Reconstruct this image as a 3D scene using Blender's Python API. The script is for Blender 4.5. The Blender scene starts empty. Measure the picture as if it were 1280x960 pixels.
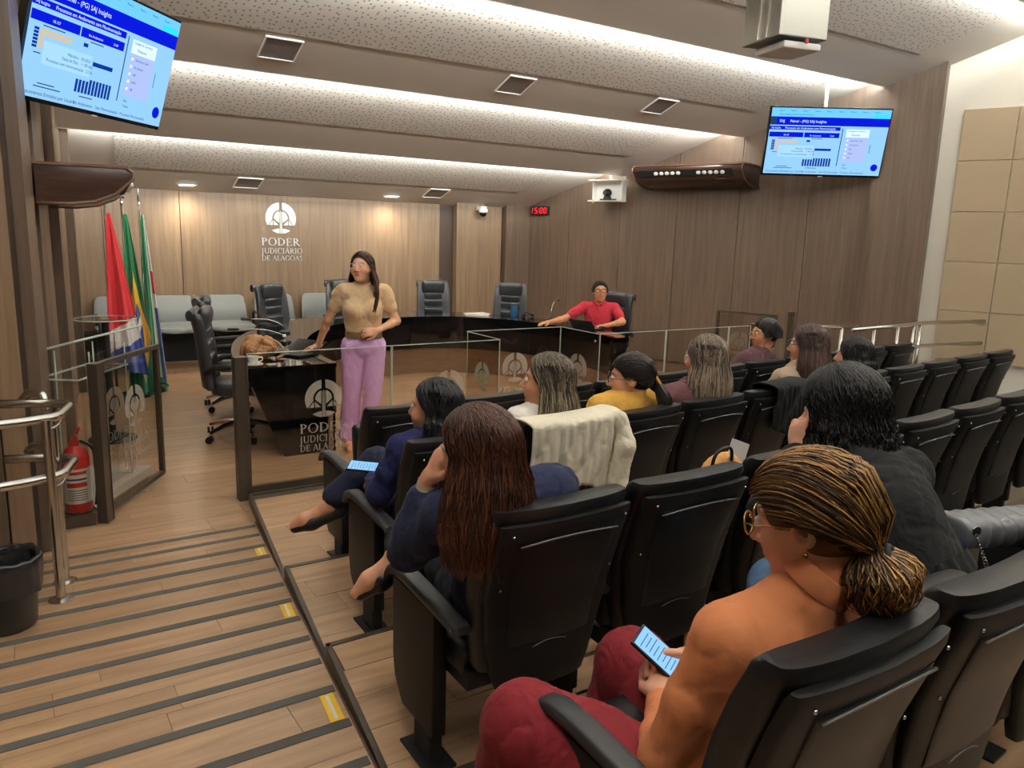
import bpy, bmesh, math, random
import numpy as np
from mathutils import Vector, Matrix

random.seed(7)
rng = np.random.default_rng(7)
scene = bpy.context.scene
COL = scene.collection

# ------------------------------------------------------------------ camera
def rotmat(yaw, pitch, roll):
    y, p, r = (math.radians(a) for a in (yaw, pitch, roll))
    fw = Vector((math.sin(y)*math.cos(p), math.cos(y)*math.cos(p), -math.sin(p)))
    rt = Vector((math.cos(y), -math.sin(y), 0)); up = rt.cross(fw)
    R = rt*math.cos(r) + up*math.sin(r); U = up*math.cos(r) - rt*math.sin(r)
    return Matrix(((R.x, U.x, -fw.x), (R.y, U.y, -fw.y), (R.z, U.z, -fw.z)))
cam_data = bpy.data.cameras.new('camera'); cam = bpy.data.objects.new('camera', cam_data)
COL.objects.link(cam)
cam_data.sensor_fit = 'HORIZONTAL'; cam_data.sensor_width = 36.0
cam_data.lens = 965.0*36.0/1280.0
cam_data.clip_start = 0.02
cam.matrix_world = Matrix.Translation((0, 0, 1.83)) @ rotmat(33.0, 10.95, 1.72).to_4x4()
scene.camera = cam

# ------------------------------------------------------------------ light
world = bpy.data.worlds.new('world'); scene.world = world; world.use_nodes = True
world.node_tree.nodes['Background'].inputs[0].default_value = (1.0, 0.97, 0.93, 1)
world.node_tree.nodes['Background'].inputs[1].default_value = 0.25
scene.view_settings.view_transform = 'Standard'
scene.view_settings.look = 'None'
scene.view_settings.gamma = 1.0
scene.view_settings.use_curve_mapping = False
scene.view_settings.exposure = 0.6
scene.cycles.max_bounces = 8
scene.cycles.diffuse_bounces = 5
scene.cycles.transparent_max_bounces = 24
scene.cycles.sample_clamp_indirect = 6.0

def area_light(name, loc, direction, sx, sy, power, color, spread=math.pi):
    l = bpy.data.lights.new(name, 'AREA'); l.shape = 'RECTANGLE'; l.size = sx; l.size_y = sy
    l.energy = power; l.color = color; l.spread = spread
    o = bpy.data.objects.new(name, l); COL.objects.link(o); o.location = loc
    d = Vector(direction).normalized()
    xa = Vector((1, 0, 0)); z = -d; xa = (xa - z*xa.dot(z)).normalized(); ya = z.cross(xa)
    o.rotation_euler = Matrix((xa, ya, z)).transposed().to_euler()
    return o

# sawtooth ceiling: lips (Y, Z) going from the wall behind the desk towards the audience
YW = 11.2
LIP = [(11.2, 2.26), (9.34, 2.75), (7.62, 3.23), (5.89, 3.71), (4.16, 4.19), (2.40, 4.60), (0.60, 4.80), (-1.2, 4.90), (-3.0, 4.95), (-5.0, 5.0)]
def XL(y):
    return 0.65 - 0.097*(YW - y) if y > 4.8 else -1.35
def XR(y):
    return 7.41 + 0.3446*(YW - y)
COVE = (0.97, 1.0, 0.97)
for k, (ly, lz) in enumerate(LIP[1:-1]):
    xl, xr = XL(ly) + 0.15, XR(ly) - 0.2
    pw = (165.0 if k < 3 else 122.0)*(xr - xl)/8.0
    area_light('cove_light', ((xl + xr)/2, ly + 0.045, lz + 0.035), (0, 0.6, 0.8), xr - xl, 0.03, pw, COVE)
area_light('cove_light', (4.0, YW - 0.05, 2.36), (0, -0.15, -1), 6.4, 0.03, 30.0, COVE)

# ------------------------------------------------------------------ helpers
class MB:
    """collects simple shapes into one mesh"""
    def __init__(s):
        s.v = []; s.f = []; s.m = []; s.cur = 0
    def add(s, verts, faces):
        b = len(s.v); s.v += [tuple(p) for p in verts]
        s.f += [tuple(i + b for i in f) for f in faces]; s.m += [s.cur]*len(faces)
    def box(s, c, d, R=None):
        hx, hy, hz = d[0]/2, d[1]/2, d[2]/2
        P = [Vector((x, y, z)) for x in (-hx, hx) for y in (-hy, hy) for z in (-hz, hz)]
        if R is not None: P = [R @ p for p in P]
        c = Vector(c)
        s.add([p + c for p in P], [(0, 1, 3, 2), (4, 6, 7, 5), (0, 4, 5, 1), (2, 3, 7, 6), (0, 2, 6, 4), (1, 5, 7, 3)])
    def prism(s, poly, o, u, v, w):
        """polygon in plane (o,u,v) extruded by vector w"""
        o, u, v, w = Vector(o), Vector(u), Vector(v), Vector(w); n = len(poly)
        a = [o + u*p[0] + v*p[1] for p in poly]
        s.add(a + [p + w for p in a], [tuple(range(n))[::-1], tuple(range(n, 2*n))] + [(i, (i+1) % n, n + (i+1) % n, n + i) for i in range(n)])
    def quad(s, a, b, c, d):
        s.add([a, b, c, d], [(0, 1, 2, 3)])
    def tube(s, path, r, n=8, caps=True, closed=False):
        P = [Vector(p) for p in path]; m = len(P)
        rr = r if hasattr(r, '__len__') else [r]*m
        vs = []; nrm = None
        for i in range(m):
            if closed: t = P[(i+1) % m] - P[i-1]
            else: t = P[min(i+1, m-1)] - P[max(i-1, 0)]
            t = t.normalized() if t.length > 1e-9 else Vector((0, 0, 1))
            if nrm is None:
                nrm = t.orthogonal().normalized()
            else:
                nrm = nrm - t*nrm.dot(t)
                nrm = nrm.normalized() if nrm.length > 1e-6 else t.orthogonal().normalized()
            b = t.cross(nrm)
            for k in range(n):
                a = 2*math.pi*k/n
                vs.append(P[i] + (nrm*math.cos(a) + b*math.sin(a))*rr[i])
        fs = []
        for i in range(m if closed else m-1):
            j = (i+1) % m
            for k in range(n):
                fs.append((i*n + k, i*n + (k+1) % n, j*n + (k+1) % n, j*n + k))
        if caps and not closed:
            fs.append(tuple(range(n))[::-1]); fs.append(tuple((m-1)*n + k for k in range(n)))
        s.add(vs, fs)
    def lathe(s, prof, c=(0, 0, 0), n=20, R=None):
        """profile of (r, z)"""
        vs = []; c = Vector(c)
        for r, z in prof:
            for k in range(n):
                a = 2*math.pi*k/n; p = Vector((r*math.cos(a), r*math.sin(a), z))
                vs.append((R @ p if R is not None else p) + c)
        fs = [(i*n + k, i*n + (k+1) % n, (i+1)*n + (k+1) % n, (i+1)*n + k) for i in range(len(prof)-1) for k in range(n)]
        fs.append(tuple(range(n))[::-1]); fs.append(tuple((len(prof)-1)*n + k for k in range(n)))
        s.add(vs, fs)
    def loft(s, rings, caps=True):
        n = len(rings[0]); b = [p for r in rings for p in r]
        fs = [(i*n + k, i*n + (k+1) % n, (i+1)*n + (k+1) % n, (i+1)*n + k) for i in range(len(rings)-1) for k in range(n)]
        if caps:
            fs.append(tuple(range(n))[::-1]); fs.append(tuple((len(rings)-1)*n + k for k in range(n)))
        s.add(b, fs)
    def ball(s, c, r, n=12, R=None):
        r = r if hasattr(r, '__len__') else (r, r, r); m = n//2
        rings = []
        for i in range(1, m):
            a = math.pi*i/m
            rings.append([Vector((r[0]*math.sin(a)*math.cos(2*math.pi*k/n), r[1]*math.sin(a)*math.sin(2*math.pi*k/n), -r[2]*math.cos(a))) for k in range(n)])
        c = Vector(c)
        s.loft([[(R @ p if R is not None else p) + c for p in rg] for rg in rings])
    def build(s, name, mats, parent=None, smooth=False, loc=None, bevel=None, subsurf=0):
        me = bpy.data.meshes.new(name); me.from_pydata([tuple(p) for p in s.v], [], s.f)
        mats = mats if isinstance(mats, (list, tuple)) else [mats]
        for m in mats: me.materials.append(m)
        if len(mats) > 1: me.polygons.foreach_set('material_index', s.m)
        if bevel:
            bm = bmesh.new(); bm.from_mesh(me); bmesh.ops.recalc_face_normals(bm, faces=bm.faces)
            bmesh.ops.bevel(bm, geom=bm.edges[:], offset=bevel, segments=2, profile=0.6, affect='EDGES', clamp_overlap=True)
            bm.to_mesh(me); bm.free()
        else:
            bm = bmesh.new(); bm.from_mesh(me); bmesh.ops.recalc_face_normals(bm, faces=bm.faces); bm.to_mesh(me); bm.free()
        me.update()
        o = bpy.data.objects.new(name, me); COL.objects.link(o)
        if smooth:
            me.polygons.foreach_set('use_smooth', [True]*len(me.polygons))
            if smooth is not True: me.set_sharp_from_angle(angle=math.radians(smooth))
        if subsurf:
            md = o.modifiers.new('sub', 'SUBSURF'); md.levels = subsurf; md.render_levels = subsurf
        if parent is not None: o.parent = parent
        if loc is not None: o.location = loc
        return o

def sring(c, a, b, e=2.0, n=24, ux=(1, 0, 0), uy=(0, 1, 0)):
    """superellipse ring"""
    c, ux, uy = Vector(c), Vector(ux), Vector(uy); out = []
    for k in range(n):
        t = 2*math.pi*k/n; ct, st = math.cos(t), math.sin(t)
        x = a*math.copysign(abs(ct)**(2/e), ct); y = b*math.copysign(abs(st)**(2/e), st)
        out.append(c + ux*x + uy*y)
    return out

def tag(o, label=None, cat=None, group=None, kind=None):
    if label: o['label'] = label
    if cat: o['category'] = cat
    if group: o['group'] = group
    if kind: o['kind'] = kind
    return o
def empty(name, loc=(0, 0, 0), rz=0.0):
    o = bpy.data.objects.new(name, None); COL.objects.link(o); o.location = loc; o.rotation_euler = (0, 0, rz)
    o.empty_display_size = 0.1
    return o
def copy_tree(o, parent=None):
    c = o.copy(); COL.objects.link(c); c.parent = parent
    for ch in o.children: copy_tree(ch, c)
    return c
def inst(o, name, loc, rot=(0, 0, 0), parent=None, scale=None):
    c = bpy.data.objects.new(name, o.data); COL.objects.link(c); c.location = loc; c.rotation_euler = rot
    if parent is not None: c.parent = parent
    if scale: c.scale = scale
    return c

# ------------------------------------------------------------------ materials
def lin(r, g, b):
    f = lambda c: (c/255/12.92) if c/255 <= 0.04045 else ((c/255 + 0.055)/1.055)**2.4
    return (f(r), f(g), f(b), 1.0)
def new_mat(name):
    m = bpy.data.materials.new(name); m.use_nodes = True
    nt = m.node_tree; return m, nt, nt.nodes['Principled BSDF']
def plain(name, rgb, rough=0.5, metal=0.0, spec=0.5, bump=0.0, bscale=200.0, vary=0.0, coat=0.0, sheen=0.0, emit=None, estr=1.0):
    m, nt, p = new_mat(name)
    c = lin(*rgb); N = nt.nodes; L = nt.links
    p.inputs['Base Color'].default_value = c; p.inputs['Roughness'].default_value = rough
    p.inputs['Metallic'].default_value = metal; p.inputs['Specular IOR Level'].default_value = spec
    p.inputs['Coat Weight'].default_value = coat; p.inputs['Sheen Weight'].default_value = sheen
    tc = N.new('ShaderNodeTexCoord'); nz = N.new('ShaderNodeTexNoise'); nz.inputs['Scale'].default_value = bscale
    nz.inputs['Detail'].default_value = 4
    L.new(tc.outputs['Object'], nz.inputs['Vector'])
    if vary > 0:
        mx = N.new('ShaderNodeMix'); mx.data_type = 'RGBA'
        mx.inputs[6].default_value = tuple(x*(1-vary) for x in c[:3]) + (1,)
        mx.inputs[7].default_value = tuple(min(1, x*(1+vary)) for x in c[:3]) + (1,)
        L.new(nz.outputs[0], mx.inputs[0]); L.new(mx.outputs[2], p.inputs['Base Color'])
    if bump > 0:
        b = N.new('ShaderNodeBump'); b.inputs['Strength'].default_value = bump; b.inputs['Distance'].default_value = 0.002
        L.new(nz.outputs[0], b.inputs['Height']); L.new(b.outputs[0], p.inputs['Normal'])
    if emit:
        p.inputs['Emission Color'].default_value = lin(*emit); p.inputs['Emission Strength'].default_value = estr
    return m
def wood(name, dark, light, scale, rough=0.45, rnd=0.25, bump=0.1, coat=0.0, contrast=(0.3, 0.7)):
    """grain stretched by 'scale' in object space, each piece shifted by its own random"""
    m, nt, p = new_mat(name); N = nt.nodes; L = nt.links
    tc = N.new('ShaderNodeTexCoord'); oi = N.new('ShaderNodeObjectInfo')
    mul = N.new('ShaderNodeMath'); mul.operation = 'MULTIPLY'; mul.inputs[1].default_value = 57.0
    L.new(oi.outputs['Random'], mul.inputs[0])
    ad = N.new('ShaderNodeVectorMath'); ad.operation = 'ADD'
    L.new(tc.outputs['Object'], ad.inputs[0]); L.new(mul.outputs[0], ad.inputs[1])
    mp = N.new('ShaderNodeMapping'); mp.inputs['Scale'].default_value = scale; L.new(ad.outputs[0], mp.inputs[0])
    n1 = N.new('ShaderNodeTexNoise'); n1.inputs['Scale'].default_value = 1.0; n1.inputs['Detail'].default_value = 6; n1.inputs['Roughness'].default_value = 0.6
    n1.inputs['Distortion'].default_value = 0.6
    L.new(mp.outputs[0], n1.inputs['Vector'])
    cr = N.new('ShaderNodeValToRGB'); cr.color_ramp.elements[0].position = contrast[0]; cr.color_ramp.elements[1].position = contrast[1]
    cr.color_ramp.elements[0].color = lin(*dark); cr.color_ramp.elements[1].color = lin(*light)
    L.new(n1.outputs[0], cr.inputs[0])
    hs = N.new('ShaderNodeHueSaturation')
    mr = N.new('ShaderNodeMapRange'); mr.inputs[3].default_value = 1 - rnd; mr.inputs[4].default_value = 1 + rnd
    L.new(oi.outputs['Random'], mr.inputs[0]); L.new(mr.outputs[0], hs.inputs['Value']); L.new(cr.outputs[0], hs.inputs['Color'])
    L.new(hs.outputs[0], p.inputs['Base Color'])
    p.inputs['Roughness'].default_value = rough; p.inputs['Coat Weight'].default_value = coat
    p.inputs['Coat Roughness'].default_value = 0.25
    if bump:
        b = N.new('ShaderNodeBump'); b.inputs['Strength'].default_value = bump; b.inputs['Distance'].default_value = 0.002
        L.new(n1.outputs[0], b.inputs['Height']); L.new(b.outputs[0], p.inputs['Normal'])
    return m
def glass_mat(name, tint, refl=0.12, rough=0.02):
    m, nt, p = new_mat(name); N = nt.nodes; L = nt.links
    tr = N.new('ShaderNodeBsdfTransparent'); tr.inputs[0].default_value = tint
    gl = N.new('ShaderNodeBsdfGlossy'); gl.inputs['Roughness'].default_value = rough
    fr = N.new('ShaderNodeFresnel'); fr.inputs['IOR'].default_value = 1.45
    ma = N.new('ShaderNodeMath'); ma.operation = 'MULTIPLY_ADD'; ma.inputs[1].default_value = 0.9; ma.inputs[2].default_value = refl*0.15
    ge = N.new('ShaderNodeNewGeometry'); iv = N.new('ShaderNodeMath'); iv.operation = 'SUBTRACT'; iv.inputs[0].default_value = 1.0; L.new(ge.outputs['Backfacing'], iv.inputs[1])
    mu = N.new('ShaderNodeMath'); mu.operation = 'MULTIPLY'; L.new(iv.outputs[0], mu.inputs[0]); L.new(fr.outputs[0], ma.inputs[0]); L.new(ma.outputs[0], mu.inputs[1])
    mx = N.new('ShaderNodeMixShader'); L.new(mu.outputs[0], mx.inputs[0]); L.new(tr.outputs[0], mx.inputs[1]); L.new(gl.outputs[0], mx.inputs[2])
    L.new(mx.outputs[0], N['Material Output'].inputs['Surface'])
    return m
def frosted(name, rgb, alpha):
    m, nt, p = new_mat(name); N = nt.nodes; L = nt.links
    tr = N.new('ShaderNodeBsdfTransparent'); df = N.new('ShaderNodeBsdfDiffuse'); df.inputs[0].default_value = lin(*rgb)
    mx = N.new('ShaderNodeMixShader'); mx.inputs[0].default_value = alpha
    L.new(tr.outputs[0], mx.inputs[1]); L.new(df.outputs[0], mx.inputs[2]); L.new(mx.outputs[0], N['Material Output'].inputs['Surface'])
    return m
def emitter(name, rgb, s):
    m, nt, p = new_mat(name); N = nt.nodes; L = nt.links
    e = N.new('ShaderNodeEmission'); e.inputs[0].default_value = lin(*rgb); e.inputs[1].default_value = s
    L.new(e.outputs[0], N['Material Output'].inputs['Surface'])
    return m
def perforated(name, rgb):
    m, nt, p = new_mat(name); N = nt.nodes; L = nt.links
    tc = N.new('ShaderNodeTexCoord'); vo = N.new('ShaderNodeTexVoronoi'); vo.voronoi_dimensions = '2D'; vo.inputs['Scale'].default_value = 17.0
    vo.inputs['Randomness'].default_value = 0.75
    L.new(tc.outputs['Object'], vo.inputs['Vector'])
    cr = N.new('ShaderNodeValToRGB'); cr.color_ramp.elements[0].position = 0.12; cr.color_ramp.elements[1].position = 0.22
    c = lin(*rgb); cr.color_ramp.elements[0].color = tuple(x*0.4 for x in c[:3]) + (1,); cr.color_ramp.elements[1].color = c
    L.new(vo.outputs['Distance'], cr.inputs[0]); L.new(cr.outputs[0], p.inputs['Base Color'])
    b = N.new('ShaderNodeBump'); b.inputs['Strength'].default_value = 0.4; b.inputs['Distance'].default_value = 0.004
    L.new(cr.outputs[0], b.inputs['Height']); L.new(b.outputs[0], p.inputs['Normal'])
    p.inputs['Roughness'].default_value = 0.8
    return m

M = {}
M['wall_wood'] = wood('wall_wood', (104, 84, 64), (140, 117, 92), (22, 22, 0.9), 0.42, 0.05, 0.05, contrast=(0.25, 0.75))
M['wall_wood_dark'] = wood('wall_wood_dark', (78, 64, 53), (106, 88, 73), (22, 22, 0.9), 0.42, 0.05, 0.05, contrast=(0.25, 0.75))
M['wall_back'] = plain('panel_backing', (58, 44, 34), 0.6)
M['plank'] = wood('floor_plank', (134, 104, 78), (188, 154, 118), (1.6, 16, 16), 0.33, 0.1, 0.06, coat=0.15, contrast=(0.22, 0.8))
M['floor_under'] = plain('floor_joint', (84, 58, 38), 0.6)
M['white_wall'] = plain('white_wall', (226, 221, 208), 0.8, bump=0.05)
M['ceil'] = plain('ceiling_paint', (196, 188, 178), 0.85, bump=0.03, bscale=60)
M['perf'] = perforated('ceiling_perforated', (196, 189, 180))
M['fabric_panel'] = plain('fabric_panel', (172, 154, 128), 0.9, bump=0.3, bscale=500, vary=0.06)
M['rubber'] = plain('grip_strip', (74, 72, 68), 0.9, bump=0.6, bscale=700, vary=0.2)
M['trim_dark'] = plain('bronze_trim', (66, 57, 47), 0.4, metal=0.3)
M['yellow'] = plain('marker_yellow', (233, 190, 40), 0.5)
M['white_pl'] = plain('white_plastic', (232, 230, 224), 0.4)
M['steel'] = plain('brushed_steel', (205, 202, 195), 0.22, metal=1.0, bump=0.02)
M['chrome'] = plain('chrome', (228, 228, 228), 0.2, metal=1.0)
M['blk_leather'] = plain('black_leather', (17, 18, 21), 0.4, spec=0.4, bump=0.12, bscale=260, vary=0.12)
M['blk_plastic'] = plain('black_plastic', (17, 17, 18), 0.5, spec=0.3, bump=0.1, bscale=700)
M['blk_panel'] = plain('shell_inlay', (20, 19, 19), 0.42, spec=0.35, bump=0.06, bscale=600)
M['blk_gloss'] = plain('black_glass_laminate', (10, 11, 14), 0.08, coat=0.4)
M['blk_matte'] = plain('black_matte', (18, 18, 19), 0.7)
M['off_leather'] = plain('office_leather', (45, 47, 51), 0.34, bump=0.1, bscale=240, vary=0.1)
M['grey_seat'] = plain('bench_vinyl', (118, 122, 122), 0.45, bump=0.05)
M['desk_brown'] = wood('desk_front', (88, 66, 50), (114, 88, 66), (1.2, 18, 18), 0.3, 0.05, 0.03)
M['glass'] = glass_mat('barrier_glass', (0.93, 0.91, 0.88, 1))
M['clear'] = glass_mat('clear_acrylic', (0.95, 0.96, 0.96, 1), 0.2)
M['glass_edge'] = plain('glass_edge', (196, 214, 206), 0.2, emit=(150, 180, 170), estr=0.0)
M['frost'] = frosted('etched_print', (196, 188, 176), 0.42)
M['frost_green'] = frosted('etched_print_green', (176, 200, 186), 0.6)
M['metal_logo'] = plain('brushed_logo', (222, 224, 222), 0.35, metal=0.4)
M['screen_blk'] = plain('screen_bezel', (14, 14, 16), 0.25)
M['ac_brown'] = wood('ac_brown', (58, 40, 34), (76, 54, 46), (3, 3, 20), 0.25, 0.03, 0.02)
# ------------------------------------------------------------------ room shell
RAMP = 0.075
def ramp_z(y): return max(0.0, RAMP*(4.75 - y))
def EDGE(y): return 0.585 + 0.126*y            # right border of the aisle
def CURVE(x): return 0.085*max(0.0, x - 1.9)  # the rows bend towards the stage on the right

def plank_at(poly, parent, top, thick=0.006):
    """one floor plank from a plan polygon, top(x,y) gives its height"""
    cx = sum(p[0] for p in poly)/len(poly); cy = sum(p[1] for p in poly)/len(poly); cz = top(cx, cy)
    vs = [(x - cx, y - cy, top(x, y) - cz) for x, y in poly]; n = len(vs)
    b = MB(); b.add(vs + [(x, y, z - thick) for x, y, z in vs], [tuple(range(n)), tuple(range(n, 2*n))[::-1]] + [(i, i + n, (i+1) % n + n, (i+1) % n) for i in range(n)])
    return b.build('plank', M['plank'], parent, loc=(cx, cy, cz))
def plank_field(parent, y0, y1, xa, xb, top, w=0.19, ln=1.22, bend=False, gap=0.0022):
    rows = max(1, round((y1 - y0)/w)); w = (y1 - y0)/rows
    for i in range(rows):
        a, b = y0 + i*w + gap/2, y0 + (i+1)*w - gap/2
        x = xa(a) if callable(xa) else xa; first = True
        x -= random.uniform(0.1, 1.0)*ln
        xe = max(xb(a), xb(b)) if callable(xb) else xb
        lo = (lambda y: xa(y) if callable(xa) else xa); hi = (lambda y: xb(y) if callable(xb) else xb)
        while x < xe:
            x2 = x + ln - gap
            P = [(max(x, lo(a)), a), (min(x2, hi(a)), a), (min(x2, hi(b)), b), (max(x, lo(b)), b)]
            if P[1][0] - P[0][0] > 0.02 and P[2][0] - P[3][0] > 0.02:
                if bend: P = [(px, py + CURVE(px)) for px, py in P]
                plank_at(P, parent, top)
            x += ln

# stage floor
b = MB(); b.box((4.3, 8.05, -0.058), (11.4, 7.3, 0.1)); floor = b.build('floor', M['floor_under']); tag(floor, kind='structure')
plank_field(floor, 4.752, YW, lambda y: XL(max(y, 4.81)) - 0.02, lambda y: min(7.6, XR(y) + 0.02), lambda x, y: 0.0, w=0.195, ln=1.5)
# aisle ramp
b = MB()
b.prism([(4.75, -0.006), (-5.0, RAMP*9.75 - 0.006), (-5.0, -0.2), (4.75, -0.2)], (-1.36, 0, 0), (0, 1, 0), (0, 0, 1), (2.62, 0, 0))
ramp = b.build('floor_ramp', M['floor_under']); tag(ramp, kind='structure')
plank_field(ramp, 0.2, 4.75, -1.35, lambda y: EDGE(y) - 0.012, lambda x, y: RAMP*(4.75 - y), w=0.19, ln=1.22)
STRIPS = [4.654, 4.467, 4.256, 4.06, 3.837, 3.61, 3.394, 3.172, 2.957, 2.733, 2.503, 2.256, 2.022, 1.785, 1.55, 1.31, 1.07]
def ramp_quad(x0, x1, y0, y1, name, mat, lift, parent):
    k = 0.126*(y1 - y0); vs = [(x0, y0), (x1, y0), (x1 + k, y1), (x0 + (k if x0 > 0 else 0), y1)]
    t = lambda y, h: RAMP*(4.75 - y) + h
    q = MB(); V = [(x, y, t(y, 0.0003)) for x, y in vs] + [(x, y, t(y, lift)) for x, y in vs]
    q.add(V, [(3, 2, 1, 0), (4, 5, 6, 7), (0, 1, 5, 4), (1, 2, 6, 5), (2, 3, 7, 6), (3, 0, 4, 7)])
    return q.build(name, mat, parent)
for y in STRIPS:
    ramp_quad(-1.34 if y < 4.6 else -1.0, EDGE(y) - 0.02, y - 0.024, y + 0.024, 'grip_strip', M['rubber'], 0.0025, ramp)
for i in (2, 6, 10):
    y0, y1 = STRIPS[i+1] + 0.03, STRIPS[i] - 0.03
    x1 = EDGE(y0) - 0.03
    mk = ramp_quad(x1 - 0.05, x1, y0, y1, 'step_marker', M['yellow'], 0.002, ramp)
    ramp_quad(x1 - 0.031, x1 - 0.018, y0 + 0.012, y1 - 0.012, 'white_stripe', M['white_pl'], 0.0032, mk)
# terraces for the seat rows
STEP = [5.10, 3.68, 2.73, 1.76, 0.80, -0.16, -5.0]
TZ = [0.065, 0.145, 0.22, 0.285, 0.36, 0.43]
XT = 9.2
for k in range(6):
    yf, yn, z = STEP[k], STEP[k+1], TZ[k]
    xs = [None, 1.9, XT]
    t = MB()
    pf = [(EDGE(yf), yf), (1.9, yf), (XT, yf + CURVE(XT))]; pn = [(EDGE(yn), yn), (1.9, yn), (XT, yn + CURVE(XT))]
    if k == 0: pf = [(EDGE(yf), yf), (1.9, yf), (XT, yf)]
    poly = pf + pn[::-1]
    t.prism(poly, (0, 0, -0.3), (1, 0, 0), (0, 1, 0), (0, 0, z - 0.006 + 0.3))
    tr = t.build('floor_terrace', M['trim_dark']); tag(tr, kind='structure')
    if k < 5:
        plank_field(tr, yn + 0.004, (yf if k else 5.0) - 0.03, lambda y: EDGE(y) + 0.022, 5.2 if k < 3 else 3.4, (lambda z: (lambda x, y: z))(z), w=0.19, ln=1.22, bend=True)
    e = MB()
    e.prism([(EDGE(yf), yf), (EDGE(yf) + 0.02, yf), (EDGE(yn) + 0.02, yn), (EDGE(yn), yn)], (0, 0, z - 0.02), (1, 0, 0), (0, 1, 0), (0, 0, 0.0225))
    e.build('edge_trim', M['trim_dark'], tr)
    e = MB()
    e.prism([(EDGE(yf), yf), (1.9, yf), (XT, pf[2][1]), (XT, pf[2][1] - 0.028), (1.9, yf - 0.028), (EDGE(yf), yf - 0.028)], (0, 0, z - 0.02), (1, 0, 0), (0, 1, 0), (0, 0, 0.0225))
    e.build('nosing', M['trim_dark'], tr)

# walls: each is a backing slab with its panels as parts
def wall(name, p0, dirv, length, z0, z1, joints, mats, backmat, inward, thick=0.12):
    dx, dy = dirv; ang = math.atan2(dy, dx)
    w = MB(); w.box((length/2, -inward*thick/2, (z0 + z1)/2), (length, thick, z1 - z0))
    o = w.build(name, backmat); o.location = (p0[0], p0[1], 0); o.rotation_euler = (0, 0, ang); tag(o, kind='structure')
    for j in joints:
        a, c, proud, mt = j
        g = 0.005
        q = MB(); q.box((0, 0, 0), (c - a - 2*g, 0.02 + proud, z1 - z0 - 0.01))
        q.build('wood_panel', M[mt], o, loc=((a + c)/2, inward*(0.011 + proud/2), (z0 + z1)/2))
    return o
wb = wall('wall_back', (0.6, YW), (1, 0), 6.85, 0.0, 2.7,
          [(0.0, 0.42, 0, 'wall_wood'), (0.42, 1.34, 0, 'wall_wood'), (1.34, 5.2, 0, 'wall_wood'), (5.45, 5.96, 0.10, 'wall_wood'), (5.96, 6.36, 0.0, 'wall_wood'), (6.37, 6.85, 0.12, 'wall_wood_dark')],
          None, M['wall_back'], -1)
DR = (0.3255, -0.9455)
wr = wall('wall_right', (7.41, YW), DR, 16.6, 0.0, 4.9,
          [(i*0.95, i*0.95 + 0.95, 0, 'wall_wood_dark') for i in range(6)], None, M['white_wall'], -1)
# the pilaster that ends the panelled part
q = MB(); q.box((0, 0, 0), (0.68, 0.16, 4.88)); q.build('pilaster', M['wall_wood_dark'], wr, loc=(5.88, -0.08, 2.45))
# upholstered tiles on the white part
for i in range(8):
    for j in range(5):
        q = MB(); q.box((0, 0, 0), (0.545, 0.035, 0.575))
        q.build('fabric_tile', M['fabric_panel'], wr, loc=(6.43 + 0.275 + i*0.55, -0.0175, 3.41 - 0.29 - j*0.58), bevel=0.006)
q = MB(); q.box((0, 0, 0), (4.4, 0.05, 0.02)); q.build('panel_ledge', M['fabric_panel'], wr, loc=(6.43 + 2.2, -0.02, 0.505))
# left wall: vertical boards of uneven depth
DL = (-0.0965, -0.9953)
jl = []; s = 0.0
for wd, pr, mt in ((0.35, 0.0, 'wall_wood'), (0.45, 0.05, 'wall_wood_dark'), (0.7, 0.0, 'wall_wood'), (0.28, 0.10, 'wall_wood_dark'), (0.75, 0.02, 'wall_wood'),
                   (0.55, 0.0, 'wall_wood_dark'), (0.6, 0.03, 'wall_wood'), (0.28, 0.07, 'wall_wood_dark'), (0.8, 0.0, 'wall_wood'), (0.5, 0.02, 'wall_wood_dark'), (0.62, 0.0, 'wall_wood'), (0.54, 0.04, 'wall_wood_dark')):
    jl.append((s, s + wd, pr, mt)); s += wd
wl = wall('wall_left', (0.65, YW), DL, 6.43, 0.0, 4.9, jl, None, M['wall_back'], 1)
wn = wall('wall_left_return', (-1.35, 4.72), (1, 0), 1.36, 0.0, 4.9, [(0.0, 0.95, 0.0, 'wall_wood_dark'), (0.95, 1.24, 0.02, 'wall_wood_dark'), (1.24, 1.36, 0.0, 'wall_wood')], None, M['wall_back'], -1, thick=0.08)
wa = wall('wall_aisle', (-1.35, 4.72), (0, -1), 9.72, 0.0, 5.1, [(i*1.2, i*1.2 + 1.2, 0, 'wall_wood_dark') for i in range(8)], None, M['wall_back'], 1)
b = MB(); b.box((5.6, -5.05, 2.5), (14.4, 0.1, 5.2)); tag(b.build('wall_rear', M['wall_wood_dark']), kind='structure')

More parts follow.
